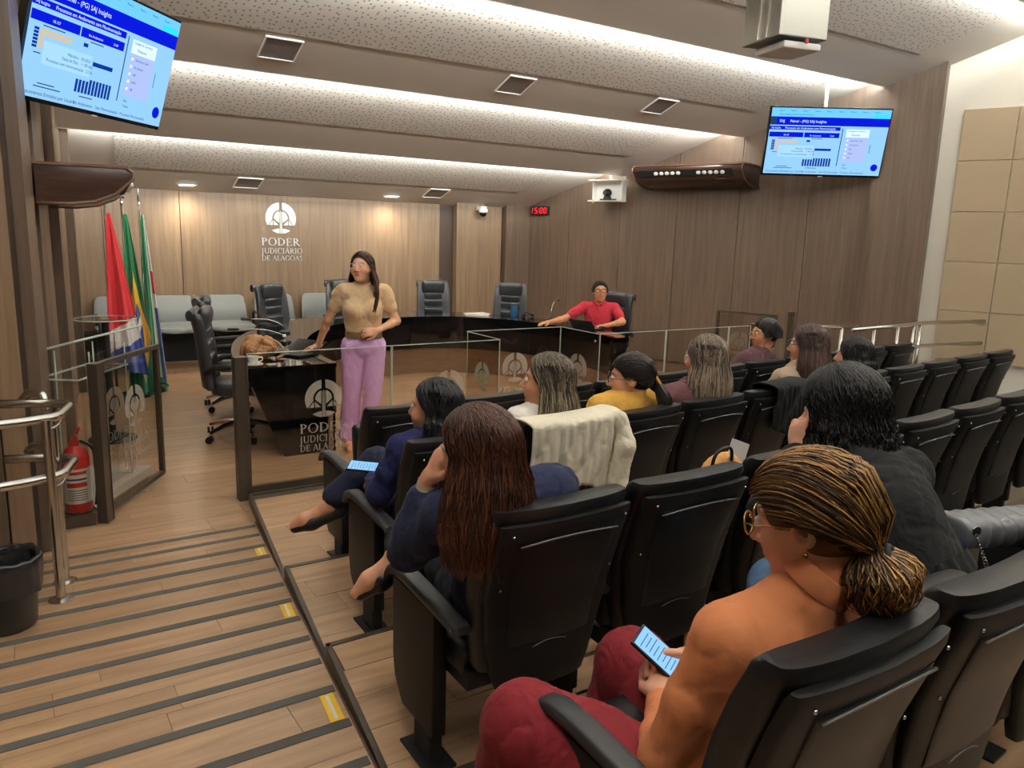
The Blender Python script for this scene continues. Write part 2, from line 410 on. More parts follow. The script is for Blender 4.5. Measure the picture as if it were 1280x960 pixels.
# ceiling: sawtooth bands
ceil = empty('ceiling'); tag(ceil, kind='structure')
for k in range(len(LIP) - 1):
    (yf, zf), (yn, zn) = LIP[k], LIP[k+1]
    zr = zn + 0.165                         # height at which this band starts above the next lip
    a = MB()
    def P(y, x, dz=0.0):
        t = (yf - y)/(yf - yn); return (x, y, zf + (zr - zf)*t + dz)
    xlf, xln = XL(yf) - 0.02, (XL(yn) if yf > 4.9 else -1.37) - 0.02
    if k == 3: xln = -1.37
    xrf, xrn = XR(yf) + 0.02, XR(yn) + 0.02
    yfe = yf + (0.0 if k else 0.0)
    lo = [P(yfe, xlf), P(yfe, xrf), P(yn - 0.012, xrn), P(yn - 0.012, xln)]
    a.add(lo + [(x, y, z + 0.02) for x, y, z in lo], [(0, 1, 2, 3), (7, 6, 5, 4), (0, 4, 5, 1), (1, 5, 6, 2), (2, 6, 7, 3), (3, 7, 4, 0)])
    # fascia standing on the far lip of this band, it hides the light strip
    if k:
        a.box(((xlf + xrf)/2, yf - 0.006, zf + 0.085), (xrf - xlf, 0.012, 0.17))
    band = a.build('ceiling_band', M['ceil'], ceil)
    # perforated acoustic board, a little proud of the band
    t0, t1 = 0.36, 0.80
    y0, y1 = yf + (yn - yf)*t0, yf + (yn - yf)*t1
    def XX(y, side): return (XL(y) + 0.55 if side < 0 else XR(y) - 0.75)
    q = MB(); c4 = [P(y0, XX(y0, -1), -0.001), P(y0, XX(y0, 1), -0.001), P(y1, XX(y1, 1), -0.001), P(y1, XX(y1, -1), -0.001)]
    lo4 = [(x, y, z - 0.007) for x, y, z in c4]
    q.add(c4 + lo4, [(3, 2, 1, 0), (4, 5, 6, 7), (0, 1, 5, 4), (1, 2, 6, 5), (2, 3, 7, 6), (3, 0, 4, 7)])
    q.build('perforated_board', M['perf'], band)
# ------------------------------------------------------------------ auditorium chairs
def bend_x(b, i0, c, w=0.235):
    for i in range(i0, len(b.v)):
        x, y, z = b.v[i]; b.v[i] = (x, y + c*(x/w)**2, z)
def make_seat_row_chair(kind):
    """kind: 'open' (seat down) or 'folded'"""
    t = empty('auditorium_chair')
    b = MB(); rings = []
    for f in (0.0, 0.03, 0.1, 0.25, 0.45, 0.65, 0.82, 0.92, 0.97, 1.0):
        z = 0.37 + 0.525*f; y = -0.245 - 0.115*f + 0.03*math.sin(f*math.pi)
        hw = 0.205 + 0.03*min(1, f*2); th = 0.05
        k = 1.0 if 0.03 < f < 0.92 else (0.93 if f in (0.03, 0.97) or f == 0.92 else 0.72)
        rings.append(sring((0, y, z), hw*(0.97 if k < 0.9 else 1.0)*(0.99 if k < 1 else 1), th*k, 4.5, 28))
    b.loft(rings); bend_x(b, 0, 0.022); b.build('backrest', M['blk_leather'], t, smooth=50)
    b = MB(); rings = []
    for f in (0.0, 0.02, 0.1, 0.3, 0.6, 0.85, 0.96, 1.0):
        z = 0.30 + 0.56*f; y = -0.285 - 0.118*f + 0.03*math.sin(f*math.pi)
        hw = 0.135 + 0.085*min(1, (f/0.55))**0.5 if f < 0.55 else 0.22
        rings.append(sring((0, y, z), hw, 0.022*(1 if 0.0 < f < 1 else 0.6), 5, 28))
    b.loft(rings); bend_x(b, 0, 0.022); sh = b.build('back_shell', M['blk_plastic'], t, smooth=50)
    b = MB(); rings = []
    for f in (0.0, 0.03, 0.3, 0.6, 0.97, 1.0):
        z = 0.46 + 0.35*f; g = (z - 0.30)/0.56; y = -0.302 - 0.118*g + 0.03*math.sin(g*math.pi)
        rings.append(sring((0, y, z), 0.145 + 0.025*f, 0.012*(0.6 if f in (0, 1) else 1), 7, 28))
    b.loft(rings); bend_x(b, 0, 0.022); b.build('shell_inlay', M['blk_panel'], sh, smooth=40)
    for zz, hw, r in ((0.812, 0.165, 0.0035), (0.458, 0.06, 0.002)):
        b = MB(); g = (zz - 0.30)/0.56; y = -0.313 - 0.118*g + 0.03*math.sin(g*math.pi)
        b.tube([(x*hw, y + 0.022*(x*hw/0.235)**2, zz - 0.012*x*x) for x in np.linspace(-1, 1, 11)], r, 6)
        b.build('inlay_rim', M['rim'], sh, smooth=True)
    for sx in (-1, 1):
        for zz in (0.835, 0.66):
            g = (zz - 0.30)/0.56; y = -0.308 - 0.118*g + 0.03*math.sin(g*math.pi)
            q = MB(); q.ball((sx*0.19, y + 0.012, zz), (0.005, 0.004, 0.005), 8); q.build('screw', M['steel'], sh, smooth=True)
    # seat cushion
    b = MB(); rings = []
    R = Matrix.Rotation(math.radians(84 if kind == 'folded' else 3), 3, 'X'); h = Vector((0, -0.2, 0.37))
    for f in (0, 0.03, 0.12, 0.5, 0.85, 0.96, 1.0):
        y = (0.40 if kind == 'folded' else 0.46)*f; th = 0.055*(0.55 if f in (0, 1) else (0.9 if f in (0.03, 0.96) else 1)); hw = 0.225*(0.96 if f in (0, 1) else 1)
        rings.append([R @ p + h for p in sring((0, y, 0.0), hw, th, 4.5, 24, (1, 0, 0), (0, 0, 1))])
    b.loft(rings); b.build('seat', M['blk_leather'], t, smooth=50)
    b = MB(); b.prism([(-0.22, 0.30), (0.02, 0.30), (0.02, 0.335), (-0.22, 0.36)], (-0.215, 0, 0), (0, 1, 0), (0, 0, 1), (0.43, 0, 0)); b.build('seat_beam', M['blk_matte'], t)
    return t
def chair_side(x, parent):
    b = MB(); b.prism([(0.17, 0.52), (0.17, 0.24), (0.155, 0.17), (0.10, 0.10), (-0.12, 0.10), (-0.12, 0.51)], (x - 0.024, 0, 0), (0, 1, 0), (0, 0, 1), (0.048, 0, 0))
    b.build('side_panel', M['blk_plastic'], parent, bevel=0.008, smooth=40)
    b = MB(); path = [(-0.25, 0.515, 0.014), (-0.18, 0.524, 0.02), (-0.05, 0.533, 0.02), (0.08, 0.542, 0.02), (0.16, 0.541, 0.019), (0.20, 0.529, 0.016), (0.222, 0.505, 0.011), (0.228, 0.485, 0.006)]
    b.loft([sring((x, y, z), 0.031, h, 3, 14, (1, 0, 0), (0, 0.35 if y > 0.17 else 0.0, 1)) for y, z, h in path])
    b.build('armrest', M['arm_pad'], parent, smooth=60)
    b = MB(); b.box((x, -0.045, 0.06), (0.045, 0.11, 0.1)); b.build('foot', M['blk_matte'], parent, bevel=0.006)
    b = MB(); b.box((x, -0.045, 0.005), (0.10, 0.2, 0.01)); b.build('base_plate', M['blk_plastic'], parent, bevel=0.003)
M['rim'] = plain('inlay_rim', (92, 94, 96), 0.25)  # highlight on the inlay's bevelled edge, painted in as a lighter bar
M['arm_pad'] = plain('arm_pad', (42, 43, 45), 0.5, bump=0.2, bscale=600)
PITCH = 0.505
ROW_X = [1.405, 1.20, 0.985, 0.93, 0.70]     # left end of each row
ROW_Y = [3.87, 2.945, 1.985, 1.045, 0.10]    # line of the chair feet
ROW_N = [11, 11, 8, 4, 0]
proto = {k: make_seat_row_chair(k) for k in ('open', 'folded')}
sides = empty('auditorium_chair'); chair_side(-0.2525, sides)
def row_pos(r, i):
    """foot point and heading of chair i in row r; the row bends once past x = 1.9"""
    s = ROW_X[r] + PITCH*(i + 0.5); a = math.atan(0.085)
    if s <= 1.9: return s, ROW_Y[r], 0.0
    x = 1.9 + (s - 1.9)*math.cos(a); return x, ROW_Y[r] + CURVE(x), a
OCC = {(1, 0): 'the woman in navy', (1, 1): 'the woman with the cream jacket', (1, 2): 'the ponytailed woman in mustard', (1, 3): 'the woman with long grey-streaked hair',
       (1, 5): 'the brown-haired woman beyond the black jacket', (0, 6): 'the short-haired woman with hoop earrings', (2, 0): 'the woman with long auburn hair', (3, 0): 'the woman in orange',
       (3, 2): 'the woman leaning forward in black', (1, 6): 'the black-haired person behind the curly hair'}
ROWNAME = ['front row', 'second row', 'third row', 'fourth row']
ORD = 'first second third fourth fifth sixth seventh eighth ninth tenth eleventh'.split()
CH = {}
for r in range(4):
    for i in range(ROW_N[r]):
        x, y, a = row_pos(r, i)
        occ = OCC.get((r, i))
        c = copy_tree(proto['open' if occ or (r, i) == (2, 2) else 'folded'])
        c.location = (x, y, TZ[r]); c.rotation_euler = (0, 0, a)
        for ch in sides.children: copy_tree(ch, c)
        if i == ROW_N[r] - 1:
            for ch in sides.children:
                k = copy_tree(ch, c); k.location = (0.505, 0, 0)
        if occ: tag(c, 'black auditorium chair holding ' + occ, 'chair', 'auditorium chairs')
        elif (r, i) == (1, 4): tag(c, 'empty black auditorium chair with a black jacket hung over it', 'chair', 'auditorium chairs')
        elif (r, i) == (2, 2): tag(c, 'black auditorium chair with a tan tote bag standing on it', 'chair', 'auditorium chairs')
        elif (r, i) == (0, 0): tag(c, 'empty black auditorium chair at the aisle end of the front row', 'chair', 'auditorium chairs')
        else: tag(c, 'empty tip-up black auditorium chair, %s from the aisle in the %s' % (ORD[i], ROWNAME[r]), 'chair', 'auditorium chairs')
        CH[(r, i)] = c
for p in list(proto.values()) + [sides]:
    for ch in list(p.children_recursive) + [p]: bpy.data.objects.remove(ch)

# ------------------------------------------------------------------ lettering and emblem
def glyph(ch):
    T, S = 0.135, 0.055; q = []
    def st(x0, y0, x1, y1, w):
        dx, dy = x1 - x0, y1 - y0; l = math.hypot(dx, dy); nx, ny = -dy/l*w/2, dx/l*w/2
        q.append([(x0 + nx, y0 + ny), (x0 - nx, y0 - ny), (x1 - nx, y1 - ny), (x1 + nx, y1 + ny)])
    def arc(cx, cy, rx, ry, a0, a1, thick=T, thin=S, n=14):
        pts = []
        for k in range(n + 1):
            a = math.radians(a0 + (a1 - a0)*k/n); w = thin + (thick - thin)*abs(math.cos(a))**1.3
            pts.append(((cx + (rx)*math.cos(a), cy + ry*math.sin(a)), (cx + (rx - w)*math.cos(a), cy + (ry - min(w, thin*1.4))*math.sin(a))))
        for k in range(n): q.append([pts[k][0], pts[k+1][0], pts[k+1][1], pts[k][1]])
    def serif(x, y, w=0.26): st(x - w/2, y, x + w/2, y, 0.05)
    def stem(x, y0=0.0, y1=1.0): st(x, y0, x, y1, T); serif(x, y0 + 0.025); serif(x, y1 - 0.025)
    if ch in 'PR':
        stem(0.15); arc(0.2, 0.74, 0.36, 0.26, 90, -90); w = 0.62
        if ch == 'R': st(0.3, 0.5, 0.66, 0.03, T*0.9); serif(0.7, 0.025, 0.16); w = 0.76
    elif ch == 'O': arc(0.44, 0.5, 0.42, 0.52, 0, 360, n=28); w = 0.9
    elif ch == 'D': stem(0.15); arc(0.22, 0.5, 0.55, 0.5, 90, -90, n=18); w = 0.82
    elif ch == 'E':
        stem(0.15); st(0.15, 0.97, 0.56, 0.97, S); st(0.15, 0.52, 0.46, 0.52, S); st(0.15, 0.03, 0.6, 0.03, S); st(0.56, 0.98, 0.55, 0.8, S); st(0.6, 0.02, 0.58, 0.22, S); st(0.46, 0.62, 0.46, 0.42, S); w = 0.68
    elif ch == 'J': st(0.18, -0.15, 0.18, 1.0, T); serif(0.18, 0.975); arc(0.02, -0.12, 0.22, 0.18, 0, -120, thick=T*0.8); w = 0.36
    elif ch == 'U': st(0.16, 0.28, 0.16, 1, T); serif(0.16, 0.975); st(0.68, 0.28, 0.68, 1, S*1.3); serif(0.68, 0.975, 0.2); arc(0.405, 0.3, 0.31, 0.31, 180, 360, n=16, thick=T*0.8); w = 0.84
    elif ch == 'I': stem(0.16); w = 0.34
    elif ch in 'CG':
        arc(0.44, 0.5, 0.42, 0.52, 48, 312, n=24); w = 0.78; st(0.71, 0.9, 0.72, 0.66, S)
        if ch == 'G': st(0.72, 0.06, 0.72, 0.42, T*0.9); serif(0.72, 0.42, 0.24); w = 0.88
    elif ch in 'AÁ':
        st(0.08, 0.02, 0.38, 1.0, S*1.2); st(0.38, 1.0, 0.70, 0.02, T); st(0.2, 0.36, 0.58, 0.36, S); serif(0.08, 0.025, 0.2); serif(0.7, 0.025, 0.24); w = 0.8
        if ch == 'Á': st(0.38, 1.1, 0.5, 1.26, S*1.4)
    elif ch == 'L': stem(0.15); st(0.15, 0.03, 0.58, 0.03, S); st(0.58, 0.02, 0.56, 0.24, S); w = 0.64
    elif ch == 'S': arc(0.3, 0.74, 0.24, 0.26, 30, 250, n=14, thick=T*0.8); arc(0.28, 0.27, 0.26, 0.27, 70, -150, n=14, thick=T*0.8); w = 0.58
    else: w = 0.3
    return q, w
def text_polys(s, h):
    out = []; x = 0.0
    for c in s:
        q, w = glyph(c); out += [[((px + x)*h, py*h) for px, py in poly] for poly in q]; x += w + 0.05
    return out, (x - 0.05)*h
def arcp(r, a0, a1, n=16): return [(r*math.cos(math.radians(a0 + (a1 - a0)*k/n)), r*math.sin(math.radians(a0 + (a1 - a0)*k/n))) for k in range(n + 1)]
def emblem_polys(R):
    L = []
    def strip(A, B):
        for k in range(len(A) - 1): L.append([A[k], A[k+1], B[k+1], B[k]])
    strip(arcp(1.0, 96, 206), arcp(0.56, 101, 188))                                  # outer crescent
    L.append([(-0.555, -0.08), (-0.90, -0.438), (-0.84, -0.45)])
    L.append([(-0.53, -0.14), (-0.53, -0.45), (-0.79, -0.45)]); L.append([(-0.47, -0.14), (-0.47, -0.45), (-0.16, -0.45)])   # bridge triangles
    A = arcp(0.45, 106, 184); strip(A, [(-0.125, 0.42 - 0.72*k/(len(A)-1)) for k in range(len(A))])     # inner lens
    strip(arcp(1.0, 232, 264), [(-0.60 + 0.5*k/16, -0.79 + 0.12*math.sin(math.pi*0.5*k/16)*1.0) for k in range(17)])
    out = L + [[(-x, y) for x, y in p][::-1] for p in L]
    out += [[(-0.085, 0.40), (-0.045, 0.40), (-0.03, -0.98), (-0.07, -0.98)], [(-0.012, 0.46), (0.012, 0.46), (0.02, -1.0), (-0.02, -1.0)], [(0.045, 0.40), (0.085, 0.40), (0.07, -0.98), (0.03, -0.98)]]
    return [[(x*R, y*R) for x, y in p] for p in out]
def sign(b, polys, o, u, v, w, dx=0.0, dy=0.0):
    for p in polys: b.prism([(x + dx, y + dy) for x, y in p], o, u, v, w)
def full_logo(b, o, u, v, w, R, words=True):
    """emblem centred on o, the three lines of words under it"""
    sign(b, emblem_polys(R), o, u, v, w)
    if words:
        for s, h, y in (('PODER', 0.50*R, -1.78*R), ('JUDICIÁRIO', 0.37*R, -2.30*R), ('DE ALAGOAS', 0.34*R, -2.76*R)):
            p, wd = text_polys(s, h); k = 2.55*R/wd if s == 'PODER' else 2.7*R/wd
            sign(b, [[(x*k, yy) for x, yy in poly] for poly in p], o, u, v, w, -1.3*R, y)
b = MB(); full_logo(b, (3.27, YW - 0.022, 1.96), (1, 0, 0), (0, 0, 1), (0, -0.014, 0), 0.215)
tag(b.build('wall_emblem', M['metal_logo']), 'brushed metal court emblem with lettering PODER JUDICIÁRIO DE ALAGOAS on wood wall', 'sign')

# ------------------------------------------------------------------ glass barrier
def pane(parent, x0, x1, y, z0=0.085, z1=1.0, axis='x', logo=None, name='pane', green=False, words=True):
    """glass pane along x at y, or along y at x0 (axis 'y', from y=x1[0] to x1[1])"""
    b = MB()
    if axis == 'x': b.box(((x0 + x1)/2, y, (z0 + z1)/2), (x1 - x0, 0.01, z1 - z0))
    else: b.box((x0, (x1[0] + x1[1])/2, (z0 + z1)/2), (0.01, x1[1] - x1[0], z1 - z0))
    p = b.build(name, M['glass'], parent)
    e = MB()
    if axis == 'x':
        e.box(((x0 + x1)/2, y, z1 + 0.0022), (x1 - x0, 0.010, 0.004)); e.box((x0 + 0.002, y, (z0 + z1)/2), (0.003, 0.011, z1 - z0)); e.box((x1 - 0.002, y, (z0 + z1)/2), (0.003, 0.011, z1 - z0))
    else:
        e.box((x0, (x1[0] + x1[1])/2, z1 + 0.0022), (0.010, x1[1] - x1[0], 0.004))
    e.build('polished_edge', M['glass_edge'], p)
    if logo:
        l = MB(); cx, cz, R = logo
        if axis == 'x': full_logo(l, (cx, y - 0.0055, cz), (1, 0, 0), (0, 0, 1), (0, -0.0008, 0), R, words)
        else: full_logo(l, (x0 - 0.0055, cx, cz), (0, -1, 0), (0, 0, 1), (-0.0008, 0, 0), R, words)
        l.build('etched_emblem', M['frost_green' if green else 'frost'], p)
    return p
def post(parent, x, y, z0, z1, w=0.075, d=0.06, name='post'):
    b = MB(); b.box((x, y, (z0 + z1)/2), (w, d, z1 - z0)); b.box((x + w/2 - 0.012, y - d/2 - 0.002, (z0 + z1)/2), (0.006, 0.006, z1 - z0 - 0.02))
    return b.build(name, M['trim_dark'], parent)
gb = empty('glass_barrier', (0, 0, 0)); tag(gb, 'smoked glass barrier with bronze end post and etched emblems before the standing woman', 'barrier', 'glass barriers')
post(gb, 1.225, 5.2, 0.0, 0.985, 0.085, 0.085)
pane(gb, 1.27, 2.31, 5.2, logo=(1.79, 0.655, 0.135)); pane(gb, 2.316, 3.25, 5.2, logo=(2.79, 0.655, 0.135))
b = MB(); b.box((2.26, 5.2, 0.045), (1.98, 0.03, 0.08)); b.build('bottom_rail', M['trim_dark'], gb)
gb = empty('glass_barrier'); tag(gb, 'projecting bay of the glass barrier with etched emblems in front of the curved desk', 'barrier', 'glass barriers')
pane(gb, 3.258, (5.21, 5.75), 0, axis='y', logo=(5.47, 0.655, 0.125), green=True, words=False)
pane(gb, 3.265, 4.262, 5.756, logo=(3.76, 0.655, 0.135))
pane(gb, 4.268, (5.21, 5.75), 0, axis='y', logo=(5.48, 0.655, 0.135), words=False)
b = MB(); b.box((3.76, 5.756, 0.045), (1.0, 0.03, 0.08)); b.box((3.258, 5.48, 0.045), (0.03, 0.55, 0.08)); b.box((4.268, 5.48, 0.045), (0.03, 0.55, 0.08)); b.build('bottom_rail', M['trim_dark'], gb)
b = MB(); b.lathe([(0.011, -0.008), (0.011, 0.008)], (4.268, 5.26, 0.93), 10, Matrix.Rotation(math.pi/2, 3, 'Y')); b.build('glass_clamp', M['chrome'], gb)
gb = empty('glass_barrier'); tag(gb, 'long smoked glass barrier with etched emblems running towards the side rail', 'barrier', 'glass barriers')
pane(gb, 4.275, 5.06, 5.2, logo=(4.68, 0.70, 0.135)); pane(gb, 5.066, 5.9, 5.2, logo=(5.45, 0.72, 0.135)); pane(gb, 5.906, 6.22, 5.2)
post(gb, 6.26, 5.2, 0.0, 1.02, 0.075, 0.06)
b = MB(); b.box((5.25, 5.2, 0.045), (1.95, 0.03, 0.08)); b.build('bottom_rail', M['trim_dark'], gb)
# gate leaves, both standing open
def gate(name, hx, hy, tx, ty, label, z1=1.0, logo=True):
    L = math.hypot(tx - hx, ty - hy); g = empty(name, (hx, hy, 0), math.atan2(ty - hy, tx - hx)); tag(g, label, 'gate', 'glass gates')
    post(g, 0.04, 0, 0.0, z1, 0.085, 0.06, 'hinge_post')
    b = MB(); b.box((L - 0.015, 0, 0.53), (0.03, 0.035, 0.94)); b.box((L/2, 0, z1 - 0.016), (L - 0.02, 0.035, 0.03)); b.box((L/2, 0, 0.065), (L - 0.02, 0.035, 0.03)); b.build('leaf_frame', M['trim_dark'], g)
    p = MB(); p.box((L/2 + 0.04, 0, 0.53), (L - 0.12, 0.008, 0.90)); p = p.build('pane', M['glass'], g)
    if logo:
        l = MB(); full_logo(l, (L/2 + 0.06, -0.0045, 0.64), (1, 0, 0), (0, 0, 1), (0, -0.0008, 0), 0.14); l.build('etched_emblem', M['frost'], p)
    h = MB(); h.tube([(L - 0.015, -0.018, 0.72), (L - 0.015, -0.06, 0.72), (L + 0.02, -0.06, 0.70)], 0.007, 8); h.build('latch', M['blk_matte'], g, smooth=True)
gate('barrier_gate', 0.36, 5.15, 0.82, 5.88, 'bronze framed glass gate with etched emblem standing open beside the clear lectern')
gate('barrier_gate', 7.35, 5.78, 7.1, 6.46, 'bronze framed glass gate standing open near the short-haired woman', 1.02)
b = MB(); b.box((0, 0, 0.5), (0.06, 0.06, 1.0)); o = b.build('gate_post', M['trim_dark']); o.location = (8.02, 6.1, 0); tag(o, 'slim dark gate post against the panelled side wall', 'post')
sp = empty('side_pane', (0.2, 5.15, 0)); tag(sp, 'narrow fixed glass panel between panelled wall and open gate', 'barrier', 'glass barriers')
b = MB(); b.box((0.0, 0, 0.5), (0.22, 0.008, 0.84)); b.build('pane', M['glass'], sp)
b = MB(); b.box((0.0, 0, 0.04), (0.24, 0.03, 0.07)); b.build('bottom_rail', M['trim_dark'], sp)
# ------------------------------------------------------------------ curved desk
def spline(pts, n=10):
    P = [Vector(p) for p in pts]; out = []
    for i in range(len(P) - 1):
        a, b, c, d = P[max(i-1, 0)], P[i], P[i+1], P[min(i+2, len(P)-1)]
        for k in range(n):
            t = k/n; out.append(0.5*((2*b) + (c - a)*t + (2*a - 5*b + 4*c - d)*t*t + (3*b - a - 3*c + d)*t**3))
    out.append(P[-1]); return out
INNER = spline([(2.20, 6.05), (2.26, 6.9), (2.52, 7.72), (3.05, 8.5), (3.85, 9.0), (4.72, 9.0), (5.3, 8.5), (5.56, 7.8), (5.60, 7.1), (5.50, 6.45)], 7)
OUTER = spline([(1.45, 6.05), (1.58, 7.0), (1.92, 8.02), (2.58, 8.98), (3.65, 9.6), (4.92, 9.6), (5.66, 8.78), (5.94, 8.0), (5.92, 7.2), (5.72, 6.45)], 7)
desk = empty('council_desk', (3.9, 7.8, 0)); tag(desk, 'curved horseshoe council desk with glossy black top and brown lower front', 'desk')
DO = Vector((3.9, 7.8, 0))
def rel(p, z): return (p[0] - 3.9, p[1] - 7.8, z)
def shell(A, B, z0, z1):
    b = MB(); n = len(A)
    v = [rel(p, z1) for p in A] + [rel(p, z1) for p in B] + [rel(p, z0) for p in A] + [rel(p, z0) for p in B]; f = []
    for i in range(n - 1):
        f += [(i, i+1, n+i+1, n+i), (2*n+i, 3*n+i, 3*n+i+1, 2*n+i+1), (i, 2*n+i, 2*n+i+1, i+1), (n+i, n+i+1, 3*n+i+1, 3*n+i)]
    f += [(0, n, 3*n, 2*n), (n-1, 3*n-1, 4*n-1, 2*n-1)]
    b.add(v, f); return b
def mixc(A, B, t): return [a + (c - a)*t for a, c in zip(A, B)]
shell(INNER, OUTER, 0.715, 0.75).build('desk_top', M['blk_gloss'], desk, smooth=35)
shell(mixc(INNER, OUTER, 0.01), mixc(INNER, OUTER, 0.06), 0.33, 0.716).build('upper_fascia', M['blk_gloss'], desk, smooth=35)
shell(mixc(INNER, OUTER, 0.05), mixc(INNER, OUTER, 0.10), 0.0, 0.335).build('lower_front', M['desk_brown'], desk, smooth=35)
b = MB(); b.prism([(1.47, 0.715), (2.19, 0.715), (2.19, 0.0), (1.76, 0.0)], (-3.9, 6.07 - 7.8, 0), (1, 0, 0), (0, 0, 1), (0, 0.04, 0)); b.build('end_panel', M['blk_gloss'], desk)
b = MB(); b.prism([(5.50, 0.715), (5.715, 0.715), (5.66, 0.0), (5.50, 0.0)], (-3.9, 6.47 - 7.8, 0), (1, 0, 0), (0, 0, 1), (0, 0.04, 0)); b.build('end_panel', M['blk_gloss'], desk)

# ------------------------------------------------------------------ office chairs
def office_chair():
    t = empty('office_chair')
    b = MB(); rings = []
    for f in (0, 0.03, 0.15, 0.35, 0.55, 0.75, 0.9, 0.97, 1.0):
        z = 0.46 + 0.66*f; y = -0.24 - 0.07*f - 0.05*max(0, f - 0.85)*4; hw = 0.24 + 0.015*math.sin(f*3) - 0.02*f
        rings.append(sring((0, y, z), hw*(0.9 if f in (0, 1) else 1), 0.05*(0.5 if f in (0, 1) else 1), 4, 24))
    b.loft(rings)
    for i in range(len(b.v)):
        x, y, z = b.v[i]; b.v[i] = (x, y + 0.05*(abs(x)/0.24)**2.5, z)
    b.build('backrest', M['off_leather'], t, smooth=50)
    b = MB(); b.loft([sring((x, -0.345, 1.095), 0.03, 0.045, 2, 14, (0, 1, 0), (0, 0, 1)) for x in (-0.225, -0.22, 0.22, 0.225)]); b.build('top_roll', M['off_leather'], t, smooth=60)
    b = MB(); rings = []
    for x, k in ((-0.165, 0.5), (-0.155, 0.9), (-0.12, 1), (0, 1.05), (0.12, 1), (0.155, 0.9), (0.165, 0.5)):
        rings.append(sring((x, -0.255, 1.05), 0.055*k, 0.105*k, 2.6, 18, (0, 1, -0.15), (0, 0.2, 1)))
    b.loft(rings); b.build('head_cushion', M['off_leather'], t, smooth=60)
    for z in (0.58, 0.70, 0.82, 0.92):
        f = (z - 0.46)/0.66; b = MB(); rings = []
        for x, k in ((-0.135, 0.5), (-0.125, 0.95), (0, 1), (0.125, 0.95), (0.135, 0.5)):
            rings.append(sring((x, -0.195 - 0.07*f, z), 0.028*k, 0.056*k, 3, 14, (0, 1, 0), (0, 0.2, 1)))
        b.loft(rings); b.build('back_cushion', M['off_leather'], t, smooth=60)
    b = MB(); b.loft([sring((0, 0.04 , 0.47 + z), 0.255*k, 0.26*k, 4, 24) for z, k in ((-0.06, 0.85), (-0.05, 0.97), (0, 1), (0.04, 0.97), (0.055, 0.88))]); b.build('seat', M['off_leather'], t, smooth=60)
    for sx in (-1, 1):
        b = MB(); b.tube([(sx*0.27, -0.24, 0.62), (sx*0.29, -0.15, 0.67), (sx*0.295, 0.05, 0.68), (sx*0.29, 0.16, 0.66), (sx*0.285, 0.19, 0.6), (sx*0.27, 0.12, 0.48), (sx*0.24, 0.05, 0.43)], [0.02, 0.026, 0.028, 0.027, 0.024, 0.02, 0.018], 10); b.build('armrest', M['blk_plastic'], t, smooth=True)
    b = MB(); b.lathe([(0.03, 0.1), (0.03, 0.24), (0.022, 0.24), (0.022, 0.42)], n=14); b.box((0, 0, 0.405), (0.2, 0.26, 0.035)); b.tube([(0.1, 0, 0.4), (0.27, 0.02, 0.39)], 0.008, 6); b.build('gas_column', M['blk_matte'], t, smooth=40)
    b = MB()
    for k in range(5):
        a = 2*math.pi*k/5 + 0.4; b.tube([(0.02*math.cos(a), 0.02*math.sin(a), 0.135), (0.16*math.cos(a), 0.16*math.sin(a), 0.125), (0.31*math.cos(a), 0.31*math.sin(a), 0.085)], [0.032, 0.024, 0.016], 8)
    st = b.build('star_base', M['chrome'], t, smooth=40)
    for k in range(5):
        a = 2*math.pi*k/5 + 0.4; b = MB(); R = Matrix.Rotation(a + 0.7, 3, 'Z') @ Matrix.Rotation(math.pi/2, 3, 'Y')
        for s in (-0.016, 0.016):
            b.lathe([(0.012, s - 0.01), (0.03, s - 0.01), (0.03, s + 0.01), (0.012, s + 0.01)], (0.31*math.cos(a), 0.31*math.sin(a), 0.031), 14, R)
        b.build('caster', M['blk_plastic'], st, smooth=40)
    return t
oc = office_chair()
for i, (x, y, look, lb) in enumerate((
        (1.60, 6.86, -108, 'black leather office chair beside the brown handbag end of the desk'),
        (1.84, 8.05, -100, 'black leather office chair behind the aisle-side one at the desk'),
        (2.80, 9.42, -152, 'black leather office chair in front of the grey bench'),
        (3.82, 10.0, 178, 'black leather office chair behind the standing woman'),
        (5.05, 9.80, 165, 'black leather office chair behind the papers on the desk'),
        (5.86, 9.15, 145, 'black leather office chair behind the blue tumbler'),
        (6.20, 7.46, 112, 'black leather office chair with the man in red seated on it'))):
    c = oc if i == 0 else copy_tree(oc); c.location = (x, y, 0); c.rotation_euler = (0, 0, math.radians(look)); tag(c, lb, 'chair', 'office chairs around the desk')

# ------------------------------------------------------------------ grey bench along the back wall
bn = empty('waiting_bench', (2.45, 10.62, 0)); tag(bn, 'row bench of grey padded seats against the panelled wall behind the flags', 'bench')
for i in range(5):
    x = -1.35 + i*0.66
    b = MB(); b.loft([sring((x, 0.28 + 0.10*f, 0.56 + 0.35*f), 0.28*(1 - 0.07*f)*k, 0.025*k, 5, 20) for f, k in ((0, 0.7), (0.04, 1), (0.5, 1), (0.9, 0.97), (1.0, 0.8))]); b.build('seat_back', M['grey_seat'], bn, smooth=50)
    b = MB(); b.loft([sring((x, y, 0.53 + dz), 0.285*k, 0.035*k, 4, 20, (1, 0, 0), (0, 0, 1)) for y, dz, k in ((-0.22, -0.03, 0.6), (-0.2, -0.01, 0.95), (0, 0, 1), (0.2, 0.01, 1), (0.27, 0.02, 0.8))]); b.build('seat', M['grey_seat'], bn, smooth=50)
for x in (-1.6, 0.3, 1.75):
    b = MB(); b.box((x, 0.1, 0.25), (0.05, 0.06, 0.5)); b.box((x, 0.0, 0.02), (0.06, 0.56, 0.04)); b.tube([(x, -0.2, 0.5), (x, -0.22, 0.68), (x, 0.15, 0.7), (x, 0.2, 0.52)], 0.018, 8); b.build('leg', M['blk_matte'], bn)
